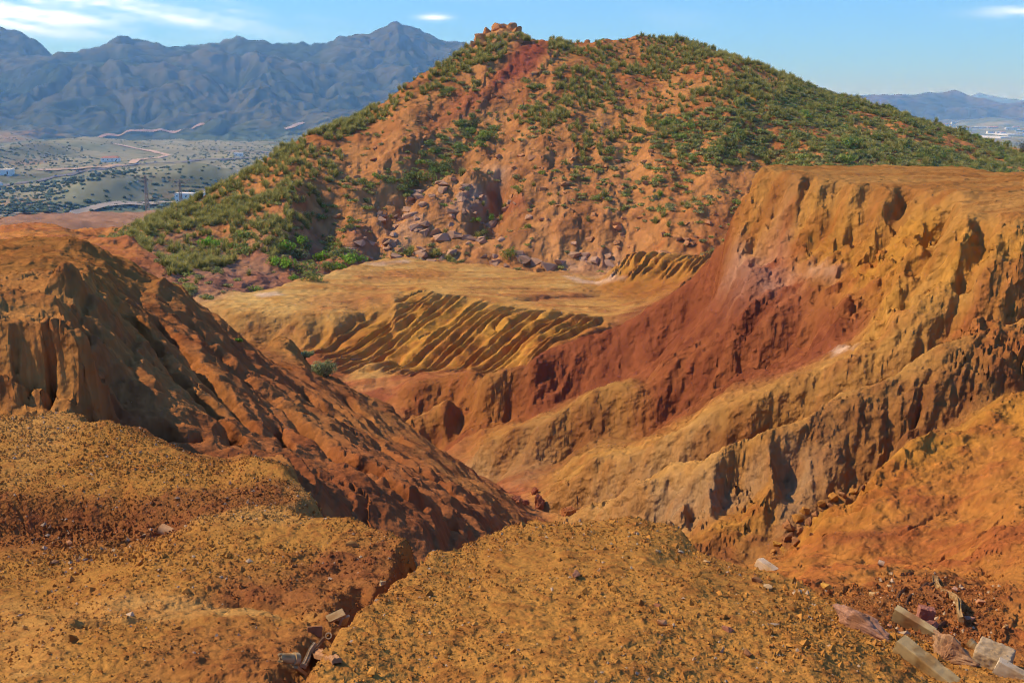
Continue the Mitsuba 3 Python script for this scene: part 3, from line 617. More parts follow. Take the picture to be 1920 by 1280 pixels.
paint(near, 'moundr', [(300, 1165), (500, 1160), (560, 1200), (500, 1275), (250, 1275)], .03, .6, 53)
paint(near, 'dark_soil_and_shade', [(240, 945), (420, 912), (575, 922), (586, 946), (500, 951), (380, 964), (325, 1002), (240, 1010)], .015, .75, 60)  # shadow on the lower front of the third mound, painted in
paint(near, 'sand_and_highlight', [(0, 1120), (130, 1140), (420, 1133), (600, 1150), (520, 1160), (300, 1160), (160, 1175), (90, 1280), (0, 1280)], .02, .75, 61)  # painted highlight along the lobe crest, and pale sandy ground at left
paint(near, 'sand_and_highlight', [(0, 785), (180, 785), (150, 830), (0, 900)], .03, .6, 62)
paint(near, 'sand_and_highlight', [(340, 1000), (390, 962), (500, 950), (620, 958), (560, 980), (430, 985)], .02, .5, 63)  # crest of the second mound painted paler, as if catching light
paint(near, 'umber', [(1560, 760), (1700, 705), (1880, 640), (1910, 700), (1750, 790), (1640, 860), (1560, 930), (1500, 960), (1470, 900), (1490, 830)], .02, .75, 54)
paint(near, 'umber', [(850, 850), (1000, 800), (1110, 745), (1190, 740), (1180, 790), (1050, 850), (960, 900)], .02, .55, 55)
paint(near, 'orange', [(1780, 560), (1920, 590), (1920, 720), (1800, 640)], .02, .6, 56)
paint(near, 'dark_soil_and_shade', [(1670, 1085), (1790, 1080), (1850, 1140), (1845, 1205), (1720, 1150)], .03, .55, 57)
paint(near, 'white', [(1395, 480), (1450, 500), (1455, 540), (1400, 555), (1330, 570), (1350, 530)], .02, .32, 15)
paint(near, 'white', [(1520, 490), (1580, 500), (1560, 520), (1510, 515)], .012, .4, 16)
paint(near, 'white', [(1560, 655), (1590, 648), (1600, 654), (1570, 664)], .006, .6, 17)
paint(near, 'red', [(1352, 470), (1400, 470), (1450, 540), (1560, 530), (1640, 520), (1650, 600), (1560, 655), (1440, 720), (1200, 735), (1130, 720), (1060, 640), (1200, 580)], .03, .72, 26)
paint(near, 'red', [(900, 700), (1074, 633), (1300, 515), (1330, 560), (1150, 680), (1000, 760), (940, 770)], .03, .5, 27)
paint(near, 'gold', [(1690, 430), (1760, 410), (1755, 480), (1720, 540), (1650, 560), (1655, 520)], .012, .8, 18)
paint(near, 'orange', [(1500, 1030), (1650, 1000), (1750, 930), (1800, 960), (1700, 1040), (1560, 1060)], .03, .8, 19)
paint(near, 'red', [(1560, 1020), (1640, 990), (1740, 940), (1760, 955), (1660, 1020)], .02, .5, 20)
paint(near, 'grey', [(1330, 900), (1420, 870), (1420, 910), (1330, 965), (1220, 975), (1240, 930)], .02, .8, 21)
paint(near, 'grey', [(1490, 840), (1560, 850), (1520, 930), (1480, 930)], .02, .8, 22)
paint(near, 'mound', [(0, 1060), (200, 1080), (250, 1200), (120, 1280), (0, 1280)], .04, .6, 23)
paint(near, 'plat', [(1500, 320), (1700, 330), (1900, 340), (1900, 380), (1800, 345)], .02, .7, 24)
paint(near, 'foot', [(330, 500), (420, 480), (500, 490), (560, 500), (470, 540), (400, 560)], .02, .8, 25)

def colours(P):
    par, x, y, z = P.par, P.x, P.y, P.z
    A, B = par[..., 0:3], par[..., 3:6]
    lump = np.exp(par[..., 9])
    m = sst(-.42, .42, P.tone * 1.7 - .22 * P.e)
    col = A * (1 - m[..., None]) + B * m[..., None]
    col = col * (1 + 0.42 * P.grain)[..., None]
    return col.clip(0.01, .8)


def mesh_of(P, rows, region):
    pass


near.col = colours(near)
FY = np.exp(np.concatenate([np.arange(math.log(226), math.log(2700), .011), np.arange(math.log(2700), math.log(5300), .0042), np.arange(math.log(5300), math.log(5800), .02), np.arange(math.log(5800), math.log(7500), .005), np.arange(math.log(7500), math.log(14000), .015), [23500 ** 0 * math.log(23500)]]))
FT = np.concatenate([-ext[::-2], np.arange(-0.645, 0.6451, 0.0024), ext[::2]])
YCELL = 1.6
far = build(FT, FY)

# valley: low hills, scarps, fields
for u, v, rx, ry, h in [(190, 372, 22, 40, 13), (230, 368, 20, 40, 9), (120, 378, 45, 60, 6), (280, 352, 60, 60, 10), (350, 350, 60, 60, 12), (400, 342, 60, 80, 14), (120, 284, 110, 200, 22), (30, 300, 60, 200, 20), (402, 246, 45, 140, 34), (470, 258, 60, 120, 22), (1860, 236, 160, 300, 40)]:
    mound(far, u, v, rx, ry, h)
for soil, m, poly in [('tan', .8, [(0, 384), (80, 388), (100, 392), (0, 396)]), ('tan', .6, [(0, 375), (60, 372), (70, 380), (0, 382)]), ('tan', .7, [(35, 300), (80, 301), (75, 308), (30, 306)]), ('tan', .6, [(120, 316), (200, 308), (215, 312), (140, 320)]),
                      ('tan', .8, [(55, 247), (90, 245), (95, 251), (60, 252)]), ('tan', .5, [(260, 360), (390, 356), (390, 364), (280, 372)]), ('flat', .5, [(0, 252), (20, 250), (25, 262), (0, 264)]), ('tan', .5, [(410, 282), (480, 284), (480, 288), (420, 287)]),
                      ('mount', .7, [(270, 334), (420, 330), (420, 362), (330, 352), (290, 345)]), ('mount', .8, [(150, 378), (190, 352), (235, 372), (200, 385), (150, 388)]), ('mount', .6, [(0, 325), (70, 322), (140, 312), (110, 330), (0, 345)]), ('mount', .4, [(0, 270), (110, 275), (150, 290), (60, 296), (0, 300)])]:
    paint(far, soil, poly, .02, m, 40)
far.col = colours(far)



def grit(size):
    def fn(p, n, uv):
        return mikit.fbm(p.x / size, p.y / size, p.z / size, 4)
    return fn


VCOL = {'type': 'mesh_attribute', 'name': 'vertex_color'}
GRIT = {'foreground_mound': (.032, .030), 'left_hillside': (.20, .11), 'eroded_slope': (.24, .22), 'earth_flats': (.60, .32), 'hill': (1.3, .85), 'mountains': (70, 75), 'far_mountains': (120, 90)}
for name in REGIONS:
    d = {'type': 'diffuse', 'reflectance': VCOL}
    if name in GRIT:
        size, high = GRIT[name]
        d = {'type': 'bumpmap', 'arbitrary': proc(grit(size), eps=size * .06), 'scale': high, 'bsdf': d}
    scene['soil_' + name] = {'type': 'twosided', 'bsdf': d}


def roughen(P, most):
    """knobs and hollows pushed out along the normals of steep faces, where heights alone would leave streaks"""
    gx, gy = P.grad(P.z)
    sl = np.hypot(gx, gy)
    g = sst(.55, 1.1, gaussian_filter(sl, 1.0)) * (P.y < most)
    r = np.nonzero(g > .02)
    p = np.stack([P.x[r], P.y[r], P.z[r]], -1)
    n = np.stack([-gx[r], -gy[r], np.ones(len(r[0]))], -1)
    n /= np.linalg.norm(n, axis=1, keepdims=True)
    rough = P.par[..., 8][r] * g[r]
    d = 0
    for w, a in ((1.1, .9), (.5, .8), (.22, .5), (.1, .28)):
        v = n3(p / w, int(w * 100)) - .5
        d = d + a * (.6 * (np.abs(2 * v) - .4) + .4 * v)
    d = n * (d * rough * 1.5)[:, None]
    P.x[r] += d[:, 0]; P.y[r] += d[:, 1]; P.z[r] += d[:, 2]


def emit(P, names):
    ny, nt = P.z.shape
    V = np.stack([P.x, P.y, P.z], -1).reshape(-1, 3)
    i = np.arange(ny * nt).reshape(ny, nt)
    quad = np.stack([i[:-1, :-1], i[:-1, 1:], i[1:, 1:], i[1:, :-1]], -1).reshape(-1, 4)
    # split each cell along its flatter diagonal
    zz = V[:, 2]
    flip = np.abs(zz[quad[:, 0]] - zz[quad[:, 2]]) > np.abs(zz[quad[:, 1]] - zz[quad[:, 3]])
    t1 = np.where(flip[:, None], quad[:, [0, 1, 3]], quad[:, [0, 1, 2]])
    t2 = np.where(flip[:, None], quad[:, [1, 2, 3]], quad[:, [0, 2, 3]])
    tri = np.vstack([t1, t2])
    reg = P.reg.ravel()[tri[:, 0]]
    n = trimesh.Trimesh(V, tri, process=False)
    col = P.col.reshape(-1, 3)
    for k, name in enumerate(REGIONS):
        f = tri[reg == k]
        if name not in names or not len(f):
            continue
        used, inv = np.unique(f.ravel(), return_inverse=True)
        key = name
        if key in scene:
            key = name + '__beyond'
        scene[key] = mikit.ply((V[used], inv.reshape(-1, 3)), 'soil_' + name, smooth=True, color=col[used])
        labels.setdefault(name, {'kind': 'structure'})


XYZ = near.x.copy(), near.y.copy(), near.z.copy()
roughen(near, 100)
emit(far, REGIONS)
emit(near, REGIONS)

# ------------------------------------------------------------------ plants
RNG = np.random.default_rng(2024)
scene['leaf'] = {'type': 'principledthin', 'base_color': VCOL, 'roughness': 0.7, 'diff_trans': 0.7, 'spec_trans': 0.0}
scene['wood'] = {'type': 'twosided', 'bsdf': {'type': 'diffuse', 'reflectance': VCOL}}


def tuft(rng, blades, tall, wide, tint, tip):
    """a tussock of wiry grass: bent blades fanning out of one foot"""
    V, Fc, C = [], [], []
    for _ in range(blades):
        a, lean = rng.uniform(0, 2 * math.pi), abs(rng.normal(0, .55)) + .05
        L = tall * rng.uniform(.6, 1.1)
        d, side = np.array([math.cos(a), math.sin(a)]), np.array([-math.sin(a), math.cos(a)]) * wide * rng.uniform(.6, 1.3)
        b = d * rng.uniform(0, .16) * tall
        p1 = np.r_[b + d * L * .45 * math.sin(lean), L * .6 * math.cos(lean * .6)]
        p2 = np.r_[b + d * L * 1.0 * math.sin(min(lean * 1.35, 1.5)), L * math.cos(min(lean * 1.25, 1.45))]
        k, sd = len(V), np.r_[side, 0]
        V += [np.r_[b, -.06] - sd, np.r_[b, -.06] + sd, p1 - sd * .8, p1 + sd * .8, p2]
        Fc += [[k, k + 1, k + 2], [k + 1, k + 3, k + 2], [k + 2, k + 3, k + 4]]
        c = np.array(tint) * rng.uniform(.7, 1.25)
        C += [c * .8, c * .8, c, c, np.array(tip) * rng.uniform(.8, 1.2)]
    return (np.array(V), np.array(Fc)), np.clip(np.array(C), .004, .8)


def clump(rng, n, r, h, leaf, tint, tip, lobes=5, fill=.55):
    """a shrub: small leaves crowding the outer part of a few uneven lobes, open between them"""
    cen = np.c_[rng.normal(0, .45 * r, (lobes, 2)), rng.uniform(.25, .7, lobes) * h]
    rad = rng.uniform(.38, .62, lobes) * r
    k = rng.integers(0, lobes, n)
    d = rng.normal(0, 1, (n, 3))
    d /= np.linalg.norm(d, axis=1, keepdims=True)
    q = rng.uniform(fill, 1.08, n) ** .7
    c = cen[k] + d * (rad[k] * q)[:, None] * [1, 1, min(1.2, .75 * h / r)]
    c[:, 2] = np.where(c[:, 2] < .03 * h, rng.uniform(.02, .3, n) * h, c[:, 2])
    s = leaf * rng.uniform(.6, 1.3, n)
    u = np.cross(d, rng.normal(0, 1, (n, 3)))
    u /= np.linalg.norm(u, axis=1, keepdims=True)
    w = np.cross(u, d + rng.normal(0, .5, (n, 3)))
    w /= np.linalg.norm(w, axis=1, keepdims=True)
    V = np.stack([c - u * s[:, None], c + w * s[:, None] * .5, c + u * s[:, None], c - w * s[:, None] * .5], 1).reshape(-1, 3)
    i = np.arange(n)[:, None] * 4
    Fc = np.vstack([i + [0, 1, 2], i + [0, 2, 3]])
    tone = rng.uniform(.65, 1.3, lobes)[k] * rng.uniform(.75, 1.25, n)
    mixv = rng.random(n)[:, None]
    C = (np.array(tint) * (1 - mixv) + np.array(tip) * mixv) * tone[:, None]
    return (V, Fc), np.clip(np.repeat(C, 4, 0), .004, .8)


def twigs(rng, n, r, h, thick, tint):
    """stems that fork up and outwards from one foot"""
    parts = []
    for _ in range(n):
        a = rng.uniform(0, 2 * math.pi)
        p = np.array([[0, 0, -.1 * h], [math.cos(a) * r * .25, math.sin(a) * r * .25, .35 * h], [math.cos(a + .3) * r * .65, math.sin(a + .3) * r * .65, rng.uniform(.5, .85) * h]])
        parts.append(stick(p, [thick, thick * .75, thick * .35]))
    m = trimesh.util.concatenate(parts)
    return m, np.tile(np.array(tint), (len(m.vertices), 1))


def stick(p, rad, sides=6):
    """a tapering round bar through the points p"""
    p = np.asarray(p, float)
    V = []
    for k in range(len(p)):
        d = p[min(k + 1, len(p) - 1)] - p[max(k - 1, 0)]
        d = d / np.linalg.norm(d)
        u = np.cross(d, [0, 0, 1.0] if abs(d[2]) < .9 else [1.0, 0, 0])
        u /= np.linalg.norm(u)
        w = np.cross(d, u)
        a = np.arange(sides) * 2 * math.pi / sides
        V.append(p[k] + rad[k] * (np.cos(a)[:, None] * u + np.sin(a)[:, None] * w))
    V = np.vstack(V + [p[:1], p[-1:]])
    Fc = []
    for k in range(len(p) - 1):
        for i in range(sides):
            j = (i + 1) % sides
            a, b, c, d = k * sides + i, k * sides + j, (k + 1) * sides + j, (k + 1) * sides + i
            Fc += [[a, b, c], [a, c, d]]
    n0, n1, L = len(p) * sides, len(p) * sides + 1, (len(p) - 1) * sides
    for i in range(sides):
        j = (i + 1) % sides
        Fc += [[n0, j, i], [n1, L + i, L + j]]
    return trimesh.Trimesh(V, Fc, process=False)


def shapegroup(name, *parts):
    scene[name] = {'type': 'shapegroup', **{k: mikit.ply(m, b, smooth=sm, color=c) for k, m, c, b, sm in parts}}


OLIVE, OLIVE_TIP = (.30, .305, .085), (.52, .48, .17)
KINDS = {}
for k in range(5):
    m, c = tuft(np.random.default_rng(50 + k), 85, 1.0, .028, OLIVE, OLIVE_TIP)
    shapegroup(f'group_tussock_{k}', ('tuft', m, c, 'leaf', False))
    m, c = clump(np.random.default_rng(70 + k), 110, 1.0, .55, .20, [(.31, .35, .105), (.33, .32, .16), (.27, .37, .08), (.37, .33, .15), (.28, .28, .13)][k], (.45, .46, .16), 5)
    shapegroup(f'group_cushion_{k}', ('leaves', m, c, 'leaf', False))
    m, c = clump(np.random.default_rng(90 + k), 240, 1.0, 1.0, .15, [(.18, .235, .065), (.21, .22, .11), (.16, .26, .05), (.20, .24, .075), (.17, .21, .085)][k], (.29, .34, .10), 6)
    shapegroup(f'group_bush_{k}', ('leaves', m, c, 'leaf', False))
m, c = clump(np.random.default_rng(99), 260, 1.0, 1.0, .14, (.15, .30, .035), (.26, .42, .06), 6)
shapegroup('group_green', ('leaves', m, c, 'leaf', False))


def inst(group, p, size, rz, up=1.0, tilt=0):
    return {'type': 'instance', 'to_world': T().translate([float(v) for v in p]).rotate([0, 0, 1], float(rz)).scale([float(size), float(size), float(size * up)]), 'shape': {'type': 'ref', 'id': group}}


def in_poly(u, v, poly):
    r = np.zeros(len(u), bool)
    for a, b in zip(poly, np.roll(np.array(poly), -1, 0)):
        r ^= ((a[1] > v) != (b[1] > v)) & (u < (b[0] - a[0]) * (v - a[1]) / (b[1] - a[1] + 1e-9) + a[0])
    return r


# the hill's scrub: seeds thrown over the whole hill, kept where each part of it is overgrown
NS = 60000
hx = RNG.uniform(-75, 105, NS); hy = RNG.uniform(84, 186, NS)
hz = ground(hx, hy)
ci = np.stack([np.interp(hy, near.ys, np.arange(len(near.ys))), np.interp(hx / hy, near.ts, np.arange(len(near.ts)))])
reg_h = near.reg[np.round(ci[0]).astype(int), np.round(ci[1]).astype(int)] == REGIONS.index('hill')
hmax = np.maximum.accumulate(near.z / near.ys[:, None], 0)
seen = hz / hy > map_coordinates(hmax, ci - [[3], [0]], order=1, mode='nearest') - .012
hu, hv = to_px(hx, hy, hz)
ok = reg_h & seen & (hu > -120) & (hu < 2040)
Z_TOP = [(1015, 62), (1250, 50), (1430, 105), (1500, 160), (1440, 190), (1330, 205), (1200, 215), (1090, 235), (1010, 230), (985, 215), (1045, 160)]
Z_TOP2 = [(1010, 215), (1230, 200), (1240, 240), (1130, 290), (1060, 290), (1020, 270)]
Z_EAST = [(1250, 215), (1340, 195), (1480, 150), (1700, 205), (1960, 300), (1960, 340), (1420, 330), (1370, 430), (1330, 380), (1270, 310), (1220, 270)]
Z_WEST = [(175, 480), (390, 335), (560, 250), (650, 290), (620, 360), (585, 430), (510, 490), (330, 520), (250, 510)]
Z_EDGE = [(540, 275), (720, 172), (860, 85), (990, 60), (1000, 90), (880, 130), (760, 200), (620, 275)]
Z_SWALE = [(880, 215), (965, 195), (920, 265), (820, 330), (720, 395), (640, 440), (600, 420), (680, 340), (790, 280)]
Z_MID = [(620, 270), (900, 150), (900, 215), (780, 290), (660, 360), (600, 380)]
Z_BARE = [[(960, 80), (1034, 74), (1010, 130), (960, 180), (900, 175), (930, 130)], [(690, 400), (850, 330), (960, 330), (990, 410), (900, 440), (700, 480), (640, 470)], [(900, 290), (1060, 240), (1080, 300), (950, 350)], [(350, 505), (500, 495), (520, 540), (400, 560)], [(1000, 400), (1250, 440), (1330, 490), (1000, 500)]]
den, kind = np.full(NS, .19), np.full(NS, 1)
patchy = f2(hx / 7, hy / 7, 3, 401)
for z_, d_, k_ in ((Z_MID, .22, 1), (Z_WEST, .85, 0), (Z_EDGE, .80, 0), (Z_SWALE, .45, 2), (Z_TOP2, .22, 0), (Z_EAST, .70, 1), (Z_TOP, .46, 0)):
    m_ = in_poly(hu, hv, z_)
    den[m_], kind[m_] = d_, k_
m_ = (hv > 330) & (hu > 1250) & (hu < 1375)
den[m_], kind[m_] = .2, 1
den *= .35 + 1.3 * sst(.32, .62, patchy)
for z_ in Z_BARE:
    den[in_poly(hu, hv, z_)] *= .22
den[in_poly(hu, hv, Z_BARE[0])] *= .12
take = ok & (RNG.random(NS) < den * .62)
ids = np.nonzero(take)[0]
size = np.zeros(NS)
roll = RNG.random(NS)
kd = kind.copy()
kd[(kind == 0) & (roll < .16)] = 1; kd[(kind == 1) & (roll < .08)] = 2; kd[(kind == 1) & (roll > .82)] = 0; kd[(kind == 2) & (roll < .5)] = 1
size = np.where(kd == 0, RNG.uniform(.6, 1.2, NS), np.where(kd == 1, RNG.uniform(.38, .85, NS), RNG.uniform(.4, .85, NS)))
size[(kd == 2) & (RNG.random(NS) < .12)] *= 1.6
size[den < .25] *= .75
AREAS = [('on the crest of the big hill', Z_TOP), ('on the east flank of the big hill', Z_EAST), ('on the west flank of the big hill', Z_WEST), ('along the west skyline of the big hill', Z_EDGE), ('in the grassy swale across the big hill', Z_SWALE)]
LOOK = {0: ('grass_tussock', 'feathery olive grass tussock ', 'grass tussock', 'olive grass tussocks '), 1: ('cushion_shrub', 'low grey green cushion shrub ', 'shrub', 'low cushion shrubs '), 2: ('hill_bush', 'dark green rounded bush ', 'bush', 'dark bushes ')}
area = np.full(NS, len(AREAS))
for k, (_, z_) in enumerate(AREAS):
    area[in_poly(hu, hv, z_) & (area == len(AREAS))] = k
rank = {}
for k in (0, 1, 2):
    mine = ids[kd[ids] == k]
    mine = mine[np.argsort(-size[mine] / hy[mine])]
    for n, i in enumerate(mine):
        g = f"group_{('tussock', 'cushion', 'bush')[k]}_{int(RNG.integers(5))}"
        base, text, cat, grp = LOOK[k]
        vis = 0 < hu[i] < 1920
        if n < 300:
            key = f'{base}_{n:03d}' if n else base
            where = AREAS[area[i]][0] if area[i] < len(AREAS) else 'on the bare orange face of the big hill'
            labels[key] = {'label': text + where, 'category': cat, 'group': grp + where}
        else:
            key = f'hill_scrub__{len([0]) and rank.setdefault("n", 0):04d}'
            rank['n'] += 1
        scene[key] = inst(g, (hx[i], hy[i], hz[i] - .04), size[i] * (1.0 if k != 1 else .95), RNG.uniform(0, 360), RNG.uniform(.85, 1.2))
labels['hill_scrub'] = {'kind': 'stuff', 'label': 'grey green scrub and grass covering the big hill', 'category': 'scrub'}

# single bushes one can point to
def bush(name, text, cat, u, v, group_, wide_px, up=1.0, grp=None, back=0.0):
    p = pick(u, v)
    w = CP * p[1] - SP * p[2]
    r = wide_px * w / F / 2 * .82
    key, k = name, 1
    while key in scene or key in labels:
        key = f'{name}_{k:03d}'; k += 1
    if isinstance(group_, str):
        scene[key] = inst(group_, p - [0, 0, .03 * r], r, RNG.uniform(0, 360), up)
    else:
        tint, tip, n, stems = group_
        rng = np.random.default_rng(int(u * 7 + v))
        m, c = clump(rng, n, r, 1.7 * r * up, .05 * r + .02, tint, tip, 9, .35)
        mt, ct = twigs(rng, stems, r, 1.5 * r * up, .02 * r + .004, (.16, .12, .08))
        to = T().translate([float(a) for a in p - [0, 0, .05 * r]])
        scene[key + '__foliage'] = {**mikit.ply(m, 'leaf', color=c), 'to_world': to}
        scene[key + '__stem'] = {**mikit.ply(mt, 'wood', smooth=True, color=ct), 'to_world': to}
    labels[key] = {'label': text, 'category': cat, **({'group': grp} if grp else {})}
    return key


GREEN, DARK, SAGE = ((.14, .26, .04), (.24, .38, .07), 900, 10), ((.10, .135, .05), (.17, .20, .075), 900, 10), ((.26, .31, .13), (.38, .41, .20), 1500, 16)
bush('bush', 'pale olive bush on the gully floor behind the dark left ridge', 'bush', 608, 706, SAGE, 52, 1.0)
bush('bush', 'small pale green bush half hidden by the tip of the left ridge', 'bush', 572, 672, SAGE, 26, .8)
bush('bush', 'tiny bright green bush on the skyline of the left ridge', 'bush', 447, 640, GREEN, 14, .7)
bush('bush', 'round dark green bush at the foot of the hill beside the yellow flats', 'bush', 955, 486, ((.10, .19, .035), (.17, .27, .06), 900, 10), 40, 1.0)
bush('bush', 'small bright green bush beside the dark cavity in the rock', 'bush', 920, 412, GREEN, 20, 1.1)
bush('bush', 'low green bush left of the cavity under the grey rock', 'bush', 893, 417, GREEN, 22, .7)
bush('bush', 'lone bright green bush on the orange ground below the cavity', 'bush', 990, 428, GREEN, 15, 1.0)
bush('bush', 'round bright green bush alone on the orange slope left of the plateau', 'bush', 1237, 368, GREEN, 20, 1.0)
bush('bush', 'dark bush at the right edge beside the pale saddle of the hill', 'bush', 1916, 287, ((.05, .05, .03), (.09, .08, .05), 900, 10), 30, 1.2)
bush('bush', 'grey green round bush high in the grassy swale', 'bush', 890, 240, DARK, 34, .9)
bush('bush', 'bright bush on the upper slope below the crest grass', 'bush', 1222, 236, ((.15, .24, .04), (.22, .31, .07), 900, 8), 28, .8)
for u, v, w, kind_ in [(385, 462, 36, 0), (405, 462, 26, 0), (440, 448, 20, 1), (455, 400, 18, 0), (460, 448, 34, 1), (462, 476, 36, 1), (525, 470, 36, 0), (540, 500, 34, 0), (520, 495, 30, 0), (560, 485, 34, 1), (575, 510, 40, 1), (598, 488, 34, 0), (612, 505, 30, 1), (590, 525, 34, 1), (630, 480, 34, 1), (655, 492, 36, 0), (640, 505, 26, 0),
                      (672, 490, 22, 0), (547, 525, 18, 0), (650, 478, 30, 1), (605, 415, 24, 1), (620, 455, 24, 1), (320, 490, 26, 0), (335, 500, 18, 0), (430, 465, 18, 0), (565, 455, 26, 0)]:
    w = w * 1.45
    bush('ravine_bush', ('bright green bush' if kind_ == 0 else 'dark grey green bush') + ' crowding the ravine at the left foot of the hill', 'bush', u, v, 'group_green' if kind_ == 0 else f'group_bush_{int(RNG.integers(5))}', w, .95,
         ('bright' if kind_ == 0 else 'dark') + ' bushes in the ravine')


# ------------------------------------------------------------------ loose things near the viewer
def depth_at(p):
    return CP * p[1] - SP * p[2]


def add(key, mesh, bsdf, parent=None, color=None, smooth=False):
    key = f'{parent}__{key}' if parent else key
    base, k = key, 1
    while key in scene or key in labels and parent is None:
        key = f'{base}_{k:03d}'; k += 1
    c = np.tile(np.asarray(color, float), (len(mesh.vertices), 1)) if color is not None and np.ndim(color) == 1 else color
    if smooth is not False and smooth is not True:
        m2 = trimesh.graph.smooth_shade(trimesh.Trimesh(mesh.vertices, mesh.faces, process=False), angle=math.radians(smooth), facet_minarea=None)
        c = c[cKDTree(np.array(mesh.vertices)).query(np.array(m2.vertices))[1]]
        mesh, smooth = m2, True
    scene[key] = mikit.ply(mesh, bsdf, smooth=smooth, color=c)
    return key


def rock(rng, dims, rough=.22, n=26, sub=3):
    """an angular stone: the hull of scattered points, its faces broken up a little"""
    d = rng.normal(0, 1, (n, 3))
    d /= np.linalg.norm(d, axis=1, keepdims=True)
    d = np.sign(d) * np.abs(d) ** .7 * (1 + rng.normal(0, rough, (n, 1))).clip(.6, 1.3)
    m = trimesh.convex.convex_hull(d)
    m.apply_scale(1 / np.abs(m.vertices).max(0))
    for _ in range(sub):
        m = m.subdivide()
    v = np.array(m.vertices)
    nn = np.array(m.vertex_normals)
    o_ = rng.uniform(0, 40, 3)
    v = v + nn * ((f3(v * 1.6 + o_, 4) - .5) * .5 + (np.abs(2 * f3(v * 4 + o_, 2) - 1) - .3) * .22)[:, None]
    return trimesh.Trimesh(v * np.asarray(dims) / 2, m.faces, process=False)


def block(rng, dims, wear=.03, cuts=14):
    """a squared block with worn edges and a slightly uneven face"""
    m = trimesh.creation.box(dims)
    m = m.subdivide_to_size(max(dims) / cuts)
    v = np.array(m.vertices)
    h = np.asarray(dims) / 2
    r = min(dims) * .07
    q = np.clip(v, -(h - r), h - r)
    o = v - q
    L = np.linalg.norm(o, axis=1, keepdims=True)
    edge = (np.abs(o) > 1e-9).sum(1) > 1
    v = np.where(edge[:, None], q + o / np.maximum(L, 1e-9) * np.minimum(L, r), v)
    v += (f3(v / max(dims) * 9 + rng.uniform(0, 30, 3), 3)[:, None] - .5) * v / np.linalg.norm(v, axis=1, keepdims=True) * min(dims) * wear * 7
    return trimesh.Trimesh(v, m.faces, process=False)


def turn(m, rz=0, ry=0, rx=0):
    for a, ax in ((rx, [1, 0, 0]), (ry, [0, 1, 0]), (rz, [0, 0, 1])):
        if a:
            m.apply_transform(trimesh.transformations.rotation_matrix(math.radians(a), ax))
    return m


def speckled(m, a, b, scale, rng, sharp=(.4, .6)):
    v = np.array(m.vertices)
    t = sst(*sharp, f3(v / scale + rng.uniform(0, 50, 3), 3))[:, None]
    return np.array(a) * (1 - t) + np.array(b) * t


def put(name, mesh, u, v, a, b, label, cat, scale=.03, lift=0.0, group=None, sharp=(.4, .6), smooth=False, seed=1, bsdf='wood'):
    p = pick(u, v)
    rng = np.random.default_rng(seed)
    c = speckled(mesh, a, b, scale, rng, sharp)
    mesh.apply_translation(p + [0, 0, lift])
    k = add(name, mesh, bsdf, color=c, smooth=smooth)
    labels[k] = {'label': label, 'category': cat, **({'group': group} if group else {})}
    return k


R = np.random.default_rng(77)
CREAM, DUST, STONE, PINKY, BROWN = (.62, .50, .36), (.40, .22, .08), (.44, .34, .23), (.38, .20, .14), (.30, .145, .065)
m1 = 1 / F                                                 # one pixel of the photograph at one metre

# the pitted cream brick on the mound's rim
import manifold3d as m3
br = block(R, (.20, .105, .082), .012, 12)
br = br.convex_hull
man = m3.Manifold(m3.Mesh(np.array(br.vertices, np.float32), np.array(br.faces, np.uint32)))
for cx, cy, cz, rr in [(-.101, -.02, .012, .006), (-.101, .016, -.008, .008), (-.101, .03, .016, .005), (-.07, -.054, .012, .007), (-.035, -.055, -.008, .008), (0, -.054, .015, .006), (.03, -.055, -.012, .007), (.062, -.054, .010, .006), (-.05, .0, .042, .006), (.02, .02, .042, .007), (-.01, -.025, .042, .005), (.085, -.054, -.006, .005)]:
    man -= m3.Manifold.sphere(rr, 10).translate((cx, cy, cz))
mm = man.to_mesh()
assert len(mm.tri_verts) > 50
br = trimesh.Trimesh(mm.vert_properties[:, :3], mm.tri_verts, process=False)
br.apply_scale(1.65)
put('brick', turn(br, -50, 14, -8), 1437, 1068, (.60, .48, .33), (.46, .31, .16), 'worn cream brick pitted with small holes, on the rim of the front mound', 'brick', .04, .045, smooth=30)
# row of stones and blocks at the lower right
put('stone', turn(rock(R, (.30, .13, .13)), -48, 18), 1612, 1180, (.36, .20, .13), (.26, .13, .07), 'rough pinkish stone, first of the row at the lower right', 'stone', .05, .03)
sl_ = block(R, (.28, .05, .12), .03)
put('slab', turn(sl_, -42, 16, 20), 1712, 1182, (.42, .33, .17), (.28, .16, .075), 'half buried slab with pale upper end and brown lower end, beside the sticks', 'slab', .12, .05)
put('slab', turn(block(R, (.30, .07, .10), .035), -47, 22, 8), 1735, 1258, (.39, .29, .14), (.28, .175, .07), 'long pale yellowish slab lying at the bottom edge among the stones', 'slab', .05, .02)
put('stone', turn(rock(R, (.28, .15, .17), .12, 16), -44, 20), 1788, 1236, (.36, .22, .12), (.30, .16, .085), 'large brown angular stone beside the pale square block', 'stone', .06, .03)
put('block', turn(block(R, (.155, .155, .12), .018), -38, 6, 4), 1860, 1250, (.40, .30, .18), (.31, .22, .12), 'pale square block with stained top, at the lower right corner', 'block', .05, .035, smooth=30)
put('slab', turn(block(R, (.20, .05, .08), .03), -35, 18), 1908, 1270, (.48, .40, .28), (.40, .30, .18), 'grey slab cut off by the right corner, below the square block', 'slab', .05, .0)
put('stone', turn(block(R, (.11, .07, .14), .03), -10, 8), 1734, 1162, (.34, .16, .11), (.29, .12, .085), 'squared reddish stone standing behind the pale slab', 'stone', .05, .03)
put('stone', turn(rock(R, (.12, .11, .10)), -5, 8), 1740, 1176, (.27, .12, .08), (.22, .09, .06), 'dark red crumbly stone against the squared reddish one', 'stone', .04, .0)
